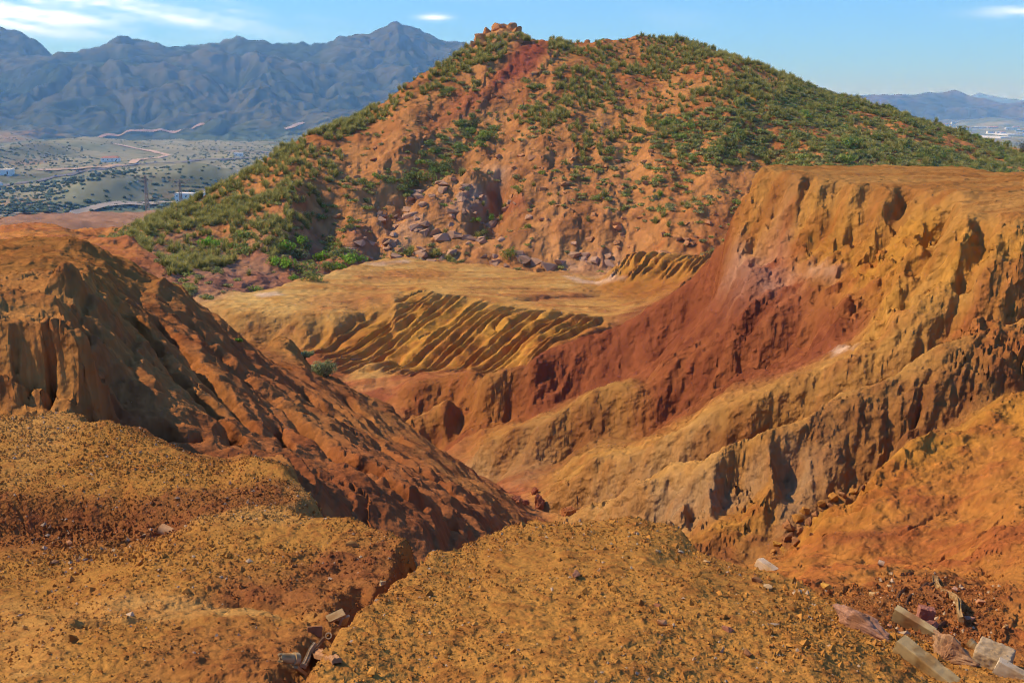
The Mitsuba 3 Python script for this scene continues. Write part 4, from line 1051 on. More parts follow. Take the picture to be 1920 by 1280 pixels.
# weathered timber
def timber(L, w, h, rng, bend=.03):
    m = trimesh.creation.box((L, w, h)).subdivide_to_size(L / 26)
    v = np.array(m.vertices)
    v[:, 1] *= 1 - .35 * (v[:, 0] / L + .5) + .16 * (n2(v[:, 0] / L * 9, v[:, 0] * 0, 5) - .5)
    v[:, 2] += bend * np.sin(v[:, 0] / L * 5) * L * .3 + (n2(v[:, 1] / w * 6, v[:, 0] * 2, 9) - .5) * h * .8
    v[:, 1] += bend * np.sin(v[:, 0] / L * 7 + 1) * L * .2
    return trimesh.Trimesh(v, m.faces, process=False)


def lying(name, p0, p1, w, h, label, cat, a, b, group=None, lift=.012, bend=.03, seed=3):
    """a length of wood from the ground at one pixel to the ground at another"""
    A, B = pick(*p0), pick(*p1)
    L = np.linalg.norm(B - A)
    m = timber(L, w, h, np.random.default_rng(seed), bend)
    c = speckled(m, a, b, .02, np.random.default_rng(seed))
    d = (B - A) / L
    s_ = np.cross([0, 0, 1], d); s_ /= np.linalg.norm(s_)
    M = np.eye(4); M[:3, 0], M[:3, 1], M[:3, 2], M[:3, 3] = d, s_, np.cross(d, s_), (A + B) / 2 + [0, 0, lift]
    m.apply_transform(M)
    k = add(name, m, 'wood', color=c)
    labels[k] = {'label': label, 'category': cat, **({'group': group} if group else {})}


WOODA, WOODB = (.36, .235, .105), (.22, .125, .055)
lying('weathered_plank', (1757, 1082), (1810, 1178), .055, .03, 'long split weathered plank lying in the hollow at the lower right', 'plank', WOODA, WOODB, lift=.03, bend=.05)
for q, (p0, p1, w, t) in enumerate([((1674, 1138), (1694, 1108), .028, 'dark stick left of the hollow, farthest left of the bits of wood'), ((1692, 1148), (1707, 1118), .024, 'thin stick just above the half buried slab'), ((1724, 1116), (1754, 1094), .035, 'dark broken stick beside the top of the long plank'),
                                    ((1722, 1108), (1738, 1096), .032, 'short dark splinter above the dark broken stick'), ((1690, 1078), (1712, 1077), .02, 'small flat splinter at the top of the hollow'), ((1755, 1178), (1773, 1170), .022, 'short pale stick right of the dark red stone'), ((1752, 1116), (1770, 1132), .016, 'thin splinter under the middle of the long plank')]):
    lying('stick', p0, p1, w, .02, t, 'stick', (.25, .125, .06), (.17, .08, .04), seed=20 + q)
for u, v, w, t, a, seed in [(1817, 1164, 20, 'reddish rounded stone right of the plank end', PINKY, 1), (1830, 1172, 12, 'small brown stone touching the reddish rounded stone', BROWN, 2), (1790, 1105, 15, 'pinkish stone beside the upper end of the plank', (.46, .26, .18), 3), (1839, 1131, 17, 'flat orange brown chip on the bare slope right of the plank', (.46, .23, .12), 4), (1240, 1170, 24, 'flat tan stone casting a shadow on the middle of the front mound', (.44, .22, .10), 5),
                            (1365, 1182, 24, 'dull red stone on the front mound right of the flat tan stone', (.32, .14, .085), 6), (1236, 1205, 12, 'upright brown chip below the flat tan stone', (.36, .17, .07), 7), (1402, 1228, 20, 'dark stone low on the front mound', (.25, .12, .06), 8), (1440, 1104, 20, 'pale chip with a brown shadow below the cream brick', (.44, .31, .17), 9), (1418, 1090, 22, 'brown stone under the left end of the cream brick', BROWN, 10),
                            (1276, 1035, 9, 'small white pebble near the crest of the front mound', (.48, .38, .25), 11), (1233, 1034, 12, 'pale flake left of the small white pebble', (.42, .31, .18), 12), (1325, 1054, 12, 'tan pebble on the rim left of the cream brick', (.48, .32, .16), 13), (1548, 1103, 24, 'yellow lump of clay on the rim right of the cream brick', (.48, .26, .06), 14), (718, 1094, 15, 'cream stone in the notch between the two mounds', (.46, .34, .18), 15), (1665, 1176, 18, 'orange stone beside the first stone of the row', (.44, .2, .1), 16),
                            (1080, 1080, 22, 'flat grey brown flake on the left of the front mound', (.26, .13, .08), 17), (1232, 1137, 14, 'round red clod on the front mound', (.33, .14, .07), 18), (130, 1020, 14, 'orange pebble in the dip at the left', (.50, .25, .12), 19), (160, 1050, 10, 'grey pebble in the dip at the left', (.20, .17, .14), 20), (190, 1030, 10, 'dark pebble in the dip at the left', (.14, .12, .10), 21), (215, 1034, 12, 'tan pebble in the dip at the left', (.42, .28, .15), 22),
                            (270, 1005, 10, 'cream pebble beside the clay pipe', (.44, .30, .17), 23), (100, 1058, 16, 'brown stone at the left end of the dip', (.33, .19, .10), 24), (660, 1022, 24, 'knobbly yellow brown lump on the side of the second mound', (.40, .21, .07), 25), (1668, 1100, 10, 'small pale pebble above the sticks', (.52, .38, .2), 26), (1636, 1116, 14, 'flat yellow chip left of the sticks', (.50, .32, .14), 27), (1874, 1218, 16, 'brown clod beside the pale square block', (.32, .17, .07), 28), (1886, 1176, 14, 'tan clod at the right edge above the square block', (.42, .24, .10), 29)]:
    p = pick(u, v)
    sz = w * depth_at(p) / F
    put('pebble' if w < 16 else 'stone', turn(rock(np.random.default_rng(100 + seed), (sz * 1.15, sz * .8, sz * .62), .2, 18, 1), R.uniform(0, 360)), u, v, a, tuple(np.array(a) * .78), t, 'pebble' if w < 16 else 'stone', .02, sz * .16, seed=seed)


def tube_mesh(r0, r1, L, wall, sides=20, rings=6, wob=0.0):
    """an open pipe of wall thickness wall along +x"""
    prof = []
    x = np.linspace(0, L, rings)
    pr = [(a, r0 + (r1 - r0) * a / L) for a in x] + [(a, r0 + (r1 - r0) * a / L - wall) for a in x[::-1]]
    V, a = [], np.arange(sides) * 2 * math.pi / sides
    for k, (xx, rr) in enumerate(pr):
        V.append(np.c_[np.full(sides, xx) + wob * np.sin(a * 3) * (xx > L * .9), rr * np.cos(a), rr * np.sin(a)])
    n = len(pr)
    Fc = []
    for k in range(n):
        for i in range(sides):
            j, kk = (i + 1) % sides, (k + 1) % n
            Fc += [[k * sides + i, kk * sides + j, k * sides + j], [k * sides + i, kk * sides + i, kk * sides + j]]
    m = trimesh.Trimesh(np.vstack(V), Fc, process=False)
    m.fix_normals()
    return m


put('clay_pipe', turn(tube_mesh(.045, .04, .22, .008, wob=.01), -20, 14), 303, 998, (.55, .34, .17), (.46, .26, .12), 'broken tan clay pipe sticking out between the two left mounds', 'pipe', .05, .035, smooth=40)
pot = tube_mesh(.030, .026, .06, .006)
put('pipe_shard', turn(pot, 150, -12), 1657, 1062, (.50, .38, .26), (.42, .28, .18), 'small pale pipe shard on the far rim of the hollow', 'pipe', .03, .028, smooth=40)
# broken bone coloured pipe joint in the trench
p = pick(552, 1256)
jt = turn(tube_mesh(.019, .016, .070, .006, wob=.006), -140, -24)
jt.apply_translation(p + [.012, 0, .045])
k = add('joint', jt, 'wood', 'pipe_joint', speckled(jt, (.42, .29, .14), (.30, .17, .07), .02, R), 40)
col = turn(tube_mesh(.022, .022, .018, .006), -140, -24); col.apply_translation(p + [.014, -.002, .046])
add('collar', col, 'wood', 'pipe_joint', speckled(col, (.45, .33, .18), (.34, .22, .10), .02, R), 40)
spl = turn(block(R, (.07, .022, .012), .04), 60, 50); spl.apply_translation(p + [.02, .0, .0])
add('splinter', spl, 'wood', 'pipe_joint', (.42, .26, .12))
labels['pipe_joint'] = {'label': 'broken cream pipe joint with a hollow end, in the trench at the bottom', 'category': 'pipe'}
lying('plank', (592, 1224), (634, 1246), .055, .016, 'short reddish plank half buried beside the pipe joint', 'plank', (.36, .20, .10), (.28, .14, .07), lift=.012)
lying('lath', (568, 1262), (590, 1222), .022, .014, 'narrow grey lath leaning down the trench towards the pipe joint', 'lath', (.34, .25, .15), (.25, .17, .09), lift=.03)
lying('lath', (592, 1222), (608, 1205), .018, .010, 'thin dark lath higher in the trench behind the short plank', 'lath', (.24, .15, .08), (.18, .10, .05), lift=.02)
put('slate', turn(block(R, (.08, .05, .012), .06), 25, -14, 10), 630, 1166, (.33, .23, .12), (.26, .16, .07), 'flat slate lying over the trench between the mounds', 'slate', .03, .03)
put('flake', turn(block(R, (.05, .012, .05), .05), 60, 10, 20), 645, 1172, (.40, .32, .21), (.32, .24, .15), 'pale upright flake beside the flat slate', 'flake', .03, .02)
put('flake', turn(block(R, (.06, .012, .045), .05), 20, 6, -10), 590, 1188, (.30, .15, .08), (.25, .12, .06), 'dark red brown flake set in the side of the trench', 'flake', .03, .01)
put('shell_ring', turn(tube_mesh(.014, .012, .016, .004), 100, 40), 616, 1196, (.56, .46, .30), (.46, .34, .2), 'tiny pale ring in the trench under the flat slate', 'ring', .02, .012, smooth=40)
# ribbed hose end
rib = []
for q in range(7):
    t_ = tube_mesh(.030 - .0022 * q, .026 - .0022 * q, .011, .006, 16, 2)
    t_.apply_translation([q * .0125, 0, 0])
    rib.append(t_)
p = pick(1815, 1214)
for q, t_ in enumerate(rib):
    turn(t_, -50, 20); t_.apply_translation(p + [0, 0, .03])
    add('rib', t_, 'wood', 'ribbed_hose', (.56, .42, .20) if q % 2 else (.46, .30, .12), 40)
labels['ribbed_hose'] = {'label': 'short end of ribbed yellowish hose between the plank and the square block', 'category': 'hose'}

# boulders in the gully and the rubble in the side channel
for u, v, w, h, t in [(1012, 950, 24, 32, 'upright reddish boulder in the bed of the gully'), (985, 946, 18, 12, 'tan boulder left of the upright reddish boulder'), (968, 940, 22, 14, 'small boulder farther left in the gully bed'), (1002, 925, 16, 16, 'yellowish lump behind the upright boulder')]:
    p = pick(u, v); k_ = depth_at(p) / F
    put('boulder', turn(rock(R, (w * k_, w * k_ * .8, h * k_), .15, 20), R.uniform(0, 90)), u, v, (.33, .13, .07), (.26, .095, .055), t, 'boulder', .2, h * k_ * .3)
put('boulder', turn(rock(R, (.45, .4, .42), .15, 22), 20), 1066, 967, (.36, .165, .06), (.28, .11, .045), 'brown boulder at the foot of the grey spur, just above the front mound', 'boulder', .2, .1)
CH = [(1458, 1022, 18, (.52, .28, .06)), (1478, 1012, 26, BROWN), (1492, 1016, 22, BROWN), (1480, 990, 26, (.33, .15, .06)), (1500, 998, 20, BROWN), (1496, 975, 24, (.40, .19, .05)), (1515, 980, 20, BROWN), (1508, 960, 18, (.42, .20, .05)), (1530, 965, 18, BROWN), (1540, 948, 18, (.38, .18, .05)), (1555, 950, 15, BROWN), (1562, 935, 20, (.42, .20, .05)), (1580, 930, 14, BROWN), (1600, 925, 16, (.40, .19, .05)), (1618, 915, 12, BROWN), (1470, 1032, 14, (.46, .24, .06)), (1520, 1002, 12, BROWN), (1448, 1036, 12, (.42, .2, .06))]
for q, (u, v, w, a) in enumerate(CH):
    p = pick(u, v); k_ = depth_at(p) / F
    put('channel_stone', turn(rock(np.random.default_rng(300 + q), (w * k_ * 1.1, w * k_ * .9, w * k_ * .9), .2, 18, 1), R.uniform(0, 360)), u, v, a, tuple(np.array(a) * .8), 'yellow cube shaped stone at the lower end of the side channel' if q == 0 else 'lump of clay fallen into the narrow side channel', 'stone', .06, w * k_ * .12, None if q == 0 else 'stones fallen into the side channel')
# driftwood on the gully floor
p = pick(660, 675)
parts = [stick(np.array([[-.8, 0, .0], [-.4, .05, .06], [.1, 0, .05], [.7, .1, .08]]), [.06, .08, .07, .04]), stick(np.array([[-.6, .0, .05], [-.75, .05, .2], [-.8, .1, .33]]), [.05, .04, .02])]
for nm, m in zip(('trunk', 'branch'), parts):
    m.apply_translation(p)
    add(nm, m, 'wood', 'driftwood', (.15, .10, .07), 40)
labels['driftwood'] = {'label': 'dark dead log with one stub, lying on the gully floor below the ribbed bank', 'category': 'log'}

# broken rock of the summit and of the hill's face
OUT = [(902, 70, 22), (915, 58, 24), (930, 50, 26), (945, 48, 22), (958, 50, 24), (970, 56, 22), (985, 66, 18), (910, 78, 20), (890, 82, 18), (940, 64, 24), (960, 68, 22), (975, 76, 16), (925, 74, 18), (880, 92, 14), (1100, 76, 12), (1120, 82, 12), (1190, 70, 14), (1210, 68, 14), (1225, 72, 10)]
for q, (u, v, w) in enumerate(OUT):
    p = pick(u, v + 4); k_ = depth_at(p) / F
    top = u < 1000
    put('summit_rock' if top else 'crest_rock', turn(rock(np.random.default_rng(400 + q), (w * k_ * 1.15, w * k_, w * k_ * .95), .2, 16, 1), R.uniform(0, 360)), u, v + 4, (.46, .24, .095), (.36, .16, .065), 'ochre rock of the broken outcrop on the left summit' if top else 'ochre rock showing through the grass on the rounded crest', 'rock', .5, 0.0, 'rocks of the summit outcrop' if top else 'rocks on the rounded crest')
rr = np.random.default_rng(8)
cand = np.nonzero(ok & (hu > 0) & (hu < 1920) & (RNG.random(NS) < .10))[0]
zone = np.zeros(NS)
for z_, d_ in (([(640, 300), (900, 160), (960, 200), (880, 260), (760, 300), (640, 380)], .5), ([(640, 480), (700, 400), (850, 330), (960, 330), (1000, 420), (1150, 480), (1150, 510), (700, 490)], .9), ([(900, 290), (1250, 240), (1340, 480), (1160, 480), (980, 400)], .5)):
    zone[in_poly(hu, hv, z_)] = d_
cand = [i for i in cand if rr.random() < zone[i] + .06]
for q, i in enumerate(cand[:300]):
    w = rr.uniform(.35, 1.1) * (1.5 if zone[i] > .8 else 1)
    m = turn(rock(np.random.default_rng(500 + q % 40), (w * 1.3, w, w * .7), .2, 14, 0), rr.uniform(0, 360), rr.uniform(-20, 20))
    m.apply_translation([hx[i], hy[i], hz[i] + w * .02])
    tone = np.array((.42, .21, .10) if zone[i] < .8 else (.40, .25, .16)) * rr.uniform(.8, 1.15)
    k = add('hillside_rock', m, 'wood', color=tone)
    low = zone[i] > .8
    labels[k] = {'label': 'pale broken rock on the quarried lower face of the hill' if low else 'orange rock lying between the shrubs on the hillside', 'category': 'rock', 'group': 'rocks on the lower face' if low else 'rocks between the shrubs'}

# clods and grains on the near mounds
gr = np.random.default_rng(31)
NG = 96000
gy_ = np.sqrt(gr.uniform(2.55 ** 2, 10.9 ** 2, NG)); gt = gr.uniform(-.60, .60, NG); gx_ = gt * gy_
gc = np.stack([np.interp(gy_, near.ys, np.arange(len(near.ys))), np.interp(gt, near.ts, np.arange(len(near.ts)))])
gi_ = np.round(gc).astype(int)
keep = (near.reg[gi_[0], gi_[1]] == 0) & (f2(gx_ / .5, gy_ / .5, 3, 222) > gr.uniform(.25, .62, NG))
gx_, gy_, gc, gi_ = gx_[keep], gy_[keep], gc[:, keep], gi_[:, keep]
gz_ = map_coordinates(near.z, gc, order=1)
hp = np.array([pick(gr.uniform(1640, 1880), gr.uniform(1075, 1215))[:2] for _ in range(900)] + [pick(gr.uniform(1440, 1800), gr.uniform(1085, 1240))[:2] for _ in range(700)] + [pick(gr.uniform(60, 330), gr.uniform(985, 1060))[:2] for _ in range(500)])
gx_, gy_ = np.r_[gx_, hp[:, 0]], np.r_[gy_, hp[:, 1]]
gc = np.stack([np.interp(gy_, near.ys, np.arange(len(near.ys))), np.interp(gx_ / gy_, near.ts, np.arange(len(near.ts)))])
gi_ = np.round(gc).astype(int)
gz_ = map_coordinates(near.z, gc, order=1)
NG = len(gx_)
sz = .0046 * np.exp(gr.normal(0, .42, NG)).clip(.4, 2.2) * (gy_ / 4.5) ** .6
big_ = gr.random(NG) < .025
sz[big_] *= gr.uniform(1.6, 3.0, big_.sum())
sz[-len(hp):] *= gr.uniform(1.0, 2.4, len(hp))
sz = np.minimum(sz, .022)
octa = np.array([[1, 0, 0], [-1, 0, 0], [0, 1, 0], [0, -1, 0], [0, 0, 1], [0, 0, -.6]], float)
of = np.array([[0, 2, 4], [2, 1, 4], [1, 3, 4], [3, 0, 4], [2, 0, 5], [1, 2, 5], [3, 1, 5], [0, 3, 5]])
rot = gr.uniform(0, 2 * math.pi, NG)
vv = (octa[None] * (1 + gr.normal(0, .3, (NG, 6, 1))).clip(.5, 1.5) + gr.uniform(-.5, .5, (NG, 6, 3)) * [1, 1, .6]) * sz[:, None, None]
cs_, sn_ = np.cos(rot)[:, None], np.sin(rot)[:, None]
GV = np.stack([vv[..., 0] * cs_ - vv[..., 1] * sn_ + gx_[:, None], vv[..., 0] * sn_ + vv[..., 1] * cs_ + gy_[:, None], vv[..., 2] + (gz_ + sz * .45)[:, None]], -1).reshape(-1, 3)
GF = (of[None] + np.arange(NG)[:, None, None] * 6).reshape(-1, 3)
gcol = near.col[gi_[0], gi_[1]] * (gr.uniform(.8, 1.35, NG))[:, None]
gcol = np.where((gr.random(NG) < .05)[:, None], np.array([.46, .34, .22]) * gr.uniform(.7, 1.2, NG)[:, None], gcol)
scene['gravel'] = mikit.ply((GV, GF), 'wood', color=np.repeat(gcol.clip(.02, .7), 6, 0))
labels['gravel'] = {'kind': 'stuff', 'label': 'crumbs of ochre earth and grit covering the near mounds', 'category': 'gravel'}

# ------------------------------------------------------------------ far below: buildings, road, pylons
def fpick(u, v):
    return pick(u, v, far)


def slab_box(x0, x1, y0, y1, z0, z1):
    m = trimesh.creation.box((x1 - x0, y1 - y0, z1 - z0))
    m.apply_translation(((x0 + x1) / 2, (y0 + y1) / 2, (z0 + z1) / 2))
    return m


def at(m, p, rz=0):
    turn(m, rz)
    m.apply_translation(p)
    return m


WHITE, TILE, GLASSY = (.78, .76, .73), (.42, .20, .13), (.05, .055, .06)


def building(key, p, w, d, h, rz, label, cat, wins=3, floors=1, roof=False, extra=0, wall=WHITE, group=None):
    b = [('wall', slab_box(-w / 2, w / 2, -d / 2, d / 2, -3, h), wall)]
    if roof:
        g = trimesh.Trimesh([[-w / 2 - .4, -d / 2 - .4, h], [w / 2 + .4, -d / 2 - .4, h], [w / 2 + .4, d / 2 + .4, h], [-w / 2 - .4, d / 2 + .4, h], [-w / 2 + d * .3, 0, h + d * .25], [w / 2 - d * .3, 0, h + d * .25]],
                            [[0, 1, 5], [0, 5, 4], [1, 2, 5], [2, 3, 4], [2, 4, 5], [3, 0, 4], [0, 3, 2], [0, 2, 1]], process=False)
        b.append(('roof', g, TILE))
    else:
        b.append(('parapet', slab_box(-w / 2 - .2, w / 2 + .2, -d / 2 - .2, d / 2 + .2, h, h + .5), (.70, .67, .63)))
    for fl in range(floors):
        for q in range(wins):
            cx = -w / 2 + w * (q + .5) / wins
            zc = h * (fl + .5) / floors
            b.append(('window', slab_box(cx - .7, cx + .7, -d / 2 - .06, -d / 2 + .02, zc - .7, zc + .7), GLASSY))
    b.append(('door', slab_box(w * .30, w * .30 + 1.4, -d / 2 - .05, -d / 2 + .02, -.5, 2.2), (.20, .12, .07)))
    if extra:
        b.append(('annexe', slab_box(w / 2 + .01, w / 2 + extra, -d * .35, d * .35, -3, h * 1.15), wall))
    base, k = key, 1
    while key in labels:
        key = f'{base}_{k:03d}'; k += 1
    for nm, m, c in b:
        add(nm, at(m, p, rz), 'wood', key, c)
    labels[key] = {'label': label, 'category': cat, **({'group': group} if group else {})}


building('warehouse', fpick(352, 380), 17, 12, 8.0, -12, 'white flat roofed warehouse half hidden by the left skyline of the hill', 'building', 4, 2, extra=9)
building('farmhouse', fpick(208, 303), 24, 11, 5, 8, 'farmhouse with red tiled roof alone on the valley floor', 'house', 4, 1, True)
building('shed', fpick(196, 302), 8, 7, 4, 8, 'small pale shed just left of the farmhouse', 'shed', 1, 1)
building('hall', fpick(3, 326), 26, 14, 5, 10, 'low white hall at the left edge of the valley', 'building', 3, 1)
building('roadside_house', fpick(448, 293), 12, 8, 5, 0, 'small white house on the far right of the valley floor', 'house', 2, 1)
tr = np.random.default_rng(12)
for q, (u, v, w) in enumerate([(1772, 236, 34), (1786, 238, 26), (1803, 241, 40), (1815, 243, 22), (1826, 241, 52), (1842, 241, 60), (1861, 241, 44), (1856, 250, 30), (1872, 250, 24), (1880, 251, 22), (1895, 243, 50), (1912, 247, 40), (1905, 240, 30), (1790, 232, 30)]):
    p = fpick(u, v)
    building('town_house', p, w * p[1] / 4500, 12 * p[1] / 4500, tr.uniform(5, 9) * p[1] / 4500, tr.uniform(-15, 15), 'pale low building in the distant town on the right', 'building', 2, 1, bool(q % 3 == 0), 0, tuple(np.array(WHITE) * tr.uniform(.75, 1)), 'distant town buildings')
for q, (u0, u1, v) in enumerate([(1856, 1890, 257), (1876, 1925, 260), (1890, 1935, 255)]):
    a, b = fpick(u0, v), fpick(u1, v)
    y_ = a[1]
    m = slab_box(a[0], b[0], y_, y_ + 110 + 30 * q, a[2] - 2, a[2] + 4.5)
    k = add('greenhouse', m, 'wood', 'plastic_greenhouse' + (f'_{q:03d}' if q else ''), (.66, .68, .70)) if False else add('plastic_greenhouse', m, 'wood', color=(.62, .64, .66))
    labels[k] = {'label': ['long pale plastic greenhouse, leftmost on the distant plain', 'wide pale plastic greenhouse nearest on the distant plain', 'pale plastic greenhouse at the right edge, behind the wide one'][q], 'category': 'greenhouse'}


def ribbon(name, pts, width, color, lift, label=None):
    """a road or track laid over the valley"""
    q = np.array([fpick(u, v)[:2] for u, v in pts])
    L = np.r_[0, np.cumsum(np.linalg.norm(np.diff(q, axis=0), axis=1))]
    s_ = np.linspace(0, L[-1], max(8, int(L[-1] / 8)))
    c = np.stack([np.interp(s_, L, q[:, k]) for k in (0, 1)], -1)
    for k in (0, 1):
        c[:, k] = gaussian_filter(c[:, k], 3, mode='nearest')
    d = np.gradient(c, axis=0); d /= np.linalg.norm(d, axis=1, keepdims=True)
    n = np.c_[-d[:, 1], d[:, 0]]
    wv = width * (1 + .25 * (f2(s_ / 30, s_ * 0, 2, 9) - .5))[:, None]
    rows = [c + n * wv * f for f in (-.5, -.25, 0, .25, .5)]
    V = np.stack([np.c_[r, np.max([ground(r[:, 0] + dx, r[:, 1] + dy, far) for dx in (-4, 4) for dy in (-6, 6)], 0) + lift] for r in rows], 1).reshape(-1, 3)
    nn = len(c)
    i = np.arange(nn)[:, None] * 5 + np.arange(5)
    Fc = np.vstack([np.stack([i[:-1, k], i[1:, k], i[1:, k + 1], i[:-1, k + 1]], -1).reshape(-1, 4) for k in range(4)])
    k = name
    q_ = 1
    while k in scene:
        k = f'{name}_{q_:03d}'; q_ += 1
    scene[k] = mikit.ply((V, Fc), 'wood', color=np.tile(color, (len(V), 1)) * (.85 + .3 * f2(V[:, 0] / 9, V[:, 1] / 9, 2, 4))[:, None])
    labels[k] = {'kind': 'structure'}
    return c


ROAD = [(-60, 362), (0, 352), (40, 343), (90, 335), (140, 326), (190, 318), (240, 311), (300, 306), (360, 302), (420, 300), (480, 298)]
road_c = ribbon('road', ROAD, 10, (.17, .17, .18), .5)
ribbon('dirt_track', [(140, 254), (200, 252), (260, 249), (310, 246), (350, 243), (370, 240), (385, 231), (400, 223)], 13, (.42, .27, .19), .8)
ribbon('dirt_track', [(205, 269), (235, 274), (265, 281), (290, 284), (310, 290), (320, 294), (285, 297), (262, 300), (245, 308)], 11, (.50, .38, .28), .8)
ribbon('dirt_track', [(530, 246), (540, 241), (560, 235), (575, 230)], 12, (.46, .34, .26), .8)
ribbon('dirt_track', [(60, 322), (100, 318), (160, 317), (210, 314), (240, 309)], 16, (.40, .31, .22), .6)
ribbon('dirt_track', [(-40, 411), (40, 404), (120, 397), (200, 389), (290, 381), (360, 377)], 9, (.36, .32, .26), .6)
ribbon('dirt_track', [(415, 283), (450, 282), (490, 284), (540, 286)], 7, (.44, .34, .25), .8)


def vehicle(key, u, v, L, h, w, c, label, cat, cargo=None):
    p = fpick(u, v)
    j = np.argmin(np.hypot(*(road_c - p[:2]).T))
    d = road_c[min(j + 1, len(road_c) - 1)] - road_c[max(j - 1, 0)]
    rz = math.degrees(math.atan2(d[1], d[0]))
    q = np.r_[road_c[j], ground(*road_c[j], far) + .9]
    base, k = key, 1
    while key in labels:
        key = f'{base}_{k:03d}'; k += 1
    if cargo:
        bits = [('cargo_box', slab_box(-L / 2, L * .26, -w / 2, w / 2, .9, h), cargo), ('cab', slab_box(L * .29, L / 2, -w / 2, w / 2, .6, h * .8), c), ('windscreen', slab_box(L / 2, L / 2 + .03, -w * .4, w * .4, h * .5, h * .72), GLASSY)]
    else:
        bits = [('body', slab_box(-L / 2, L / 2, -w / 2, w / 2, .3, h * .6), c), ('cabin', slab_box(-L * .3, L * .2, -w * .44, w * .44, h * .6, h), GLASSY)]
    for sx in (-.33, .33):
        for sy in (-1, 1):
            cy = trimesh.creation.cylinder(.5 if cargo else .33, .3, sections=12)
            turn(cy, 0, 0, 90); cy.apply_translation([sx * L, sy * w * .42, .5 if cargo else .33])
            bits.append(('wheel', cy, (.03, .03, .03)))
    for nm, m, cc in bits:
        add(nm, at(m, q, rz), 'wood', key, cc)
    labels[key] = {'label': label, 'category': cat}


vehicle('lorry', 13, 350, 13, 4.0, 2.6, (.6, .6, .62), 'white lorry driving on the road at the left edge', 'lorry', (.80, .80, .80))
vehicle('car', 101, 333, 4.6, 1.6, 1.9, (.30, .36, .48), 'blue grey car on the road behind the lorry', 'car')
vehicle('car', 150, 324, 4.6, 1.6, 1.9, (.10, .11, .14), 'dark car in the middle of the long road', 'car')
vehicle('car', 249, 309, 4.8, 1.7, 1.9, (.45, .55, .68), 'pale blue car where the dirt track meets the road', 'car')
vehicle('car', 290, 306, 4.8, 1.7, 1.9, (.62, .66, .70), 'silver car farthest along the road', 'car')


def pylon(u, vb, vt, label):
    """lattice pylon: four legs, cross bracing, two cross arms"""
    t, e = ray(u, vb)
    d = 730.0
    zb = float(ground(t * d, d, far)) if d > 226 else 0
    base = np.array([t * d, d, zb])
    top = ray(u, vt)[1] * d - zb
    key = 'pylon' if 'pylon' not in labels else 'pylon_001'
    steel = (.30, .22, .16)
    wb, wt = top * .085, top * .028

    def corner(h, a, b):
        w = (wb + (wt - wb) * min(h / top, 1)) / 2
        return np.array([a * w, b * w, h])
    for a in (-1, 1):
        for b in (-1, 1):
            add('leg', at(stick([corner(-1, a, b), corner(top, a, b)], [.20, .14], 4), base), 'wood', key, steel)
    br_ = []
    hs = np.linspace(0, top, 12)
    for h0, h1 in zip(hs[:-1], hs[1:]):
        for (a, b), (c, d2) in (((-1, -1), (1, -1)), ((-1, 1), (1, 1)), ((-1, -1), (-1, 1)), ((1, -1), (1, 1))):
            br_.append(stick([corner(h0, a, b), corner(h1, c, d2)], [.09, .09], 4))
            br_.append(stick([corner(h0, c, d2), corner(h1, a, b)], [.09, .09], 4))
    add('bracing', at(trimesh.util.concatenate(br_), base), 'wood', key, steel)
    for h, L in ((top * .985, 15.0), (top * .90, 9.0)):
        arm = trimesh.util.concatenate([stick([[-L / 2, 0, h], [L / 2, 0, h]], [.14, .14], 4), stick([[-L / 2, 0, h], [0, 0, h - top * .07]], [.11, .11], 4), stick([[L / 2, 0, h], [0, 0, h - top * .07]], [.11, .11], 4)])
        add('cross_arm', at(arm, base, 8), 'wood', key, steel)
        for sx in (-1, 0, 1):
            ins = stick([[sx * L * .47, 0, h], [sx * L * .47, 0, h - 1.3]], [.16, .16], 6)
            add('insulator', at(ins, base, 8), 'wood', key, (.20, .12, .10))
    labels[key] = {'label': label, 'category': 'pylon'}


pylon(278, 410, 329, 'taller lattice pylon left of the white warehouse')
pylon(342, 412, 336, 'lattice pylon standing in front of the white warehouse')

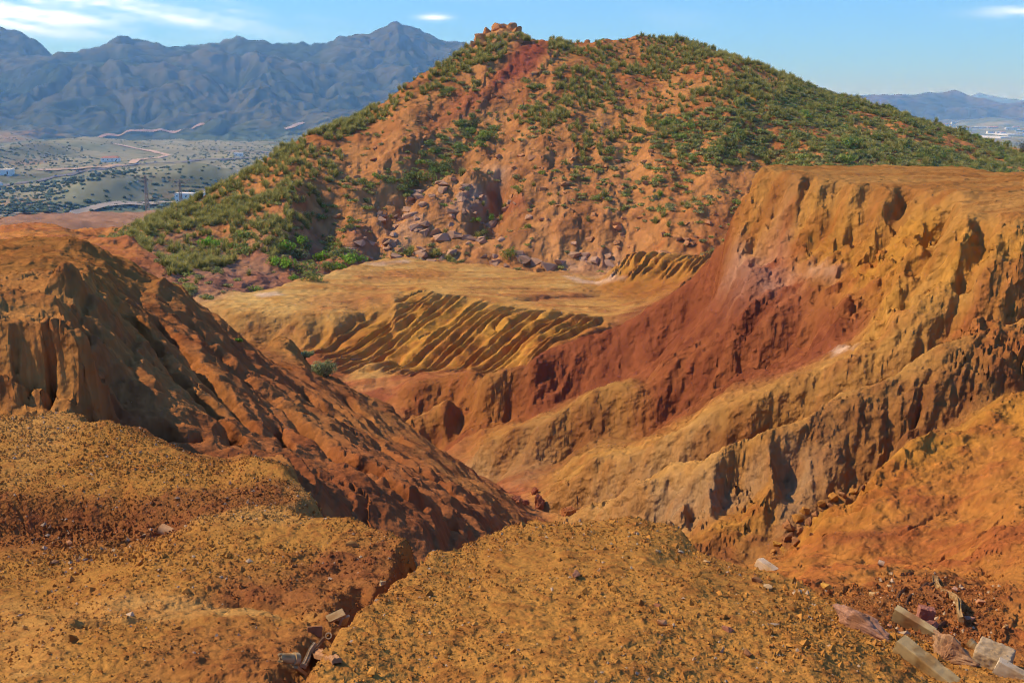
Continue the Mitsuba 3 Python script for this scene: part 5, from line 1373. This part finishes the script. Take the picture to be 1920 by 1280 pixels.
# trees and bushes dotted over the valley
vr = np.random.default_rng(63)
NV = 60000
vu, vv_ = vr.uniform(-60, 640, NV), vr.uniform(238, 408, NV)
vt_, ve = ray(vu, vv_)
jc = np.interp(vt_, far.ts, np.arange(len(far.ts))).round().astype(int)
em = np.maximum.accumulate(far.z / far.ys[:, None], 0)
rowi = np.array([min(np.searchsorted(em[:, j], e), len(far.ys) - 1) for j, e in zip(jc, ve)])
vy = far.ys[rowi]; vx = vt_ * vy; vz = far.z[rowi, jc]
clust = f2(vx / 90, vy / 130, 4, 77)
want = (far.reg[rowi, jc] == REGIONS.index('valley')) & (vy > 690) & (vr.random(NV) < np.clip((clust - .36) * .4, .010, .2))
belt = in_poly(vu, vv_, [(-60, 356), (60, 348), (140, 336), (240, 318), (250, 326), (140, 346), (60, 362), (-60, 372)]) | in_poly(vu, vv_, [(-60, 392), (100, 388), (240, 382), (400, 372), (400, 384), (200, 397), (-60, 404)])
want |= belt & (vr.random(NV) < .07)
vi = np.nonzero(want)[0]
ico = trimesh.creation.icosphere(subdivisions=1)
iv, if_ = np.array(ico.vertices), np.array(ico.faces)
n_ = len(vi)
sz_ = vr.uniform(.6, 1.7, n_) * np.where(belt[vi], 1.3, 1.0)
wob_ = 1 + vr.normal(0, .22, (n_, len(iv), 1)).clip(-.4, .5)
SV = iv[None] * wob_ * sz_[:, None, None] * np.stack([vr.uniform(.9, 1.6, n_), vr.uniform(.9, 1.4, n_), vr.uniform(.5, .9, n_)], -1)[:, None, :] + np.stack([vx[vi], vy[vi], vz[vi] + .5 * sz_], -1)[:, None, :]
SF = (if_[None] + np.arange(n_)[:, None, None] * len(iv)).reshape(-1, 3)
SC = np.repeat(np.array([.095, .125, .075]) * vr.uniform(.6, 1.6, (n_, 1)) * [1, 1, 1], len(iv), 0)
scene['valley_scrub'] = mikit.ply((SV.reshape(-1, 3), SF), 'wood', color=SC, smooth=False)
labels['valley_scrub'] = {'kind': 'stuff', 'label': 'dark trees and bushes dotted over the valley floor', 'category': 'scrub'}
print('triangles', sum(len(meshkit.WRITTEN[d['filename']][1]) for d in scene.values() if d.get('type') == 'ply'), 'scrub', n_, 'gravel', NG, 'hill', len(ids))

scene['haze'] = {'type': 'cube', 'to_world': T().translate([0, 11000, 150]).scale([17000, 13500, 310]), 'bsdf': {'type': 'null'}, 'interior': {'type': 'ref', 'id': 'air'}}
labels['haze'] = {'kind': 'stuff', 'label': 'thin blue haze in the air over the valley', 'category': 'haze'}
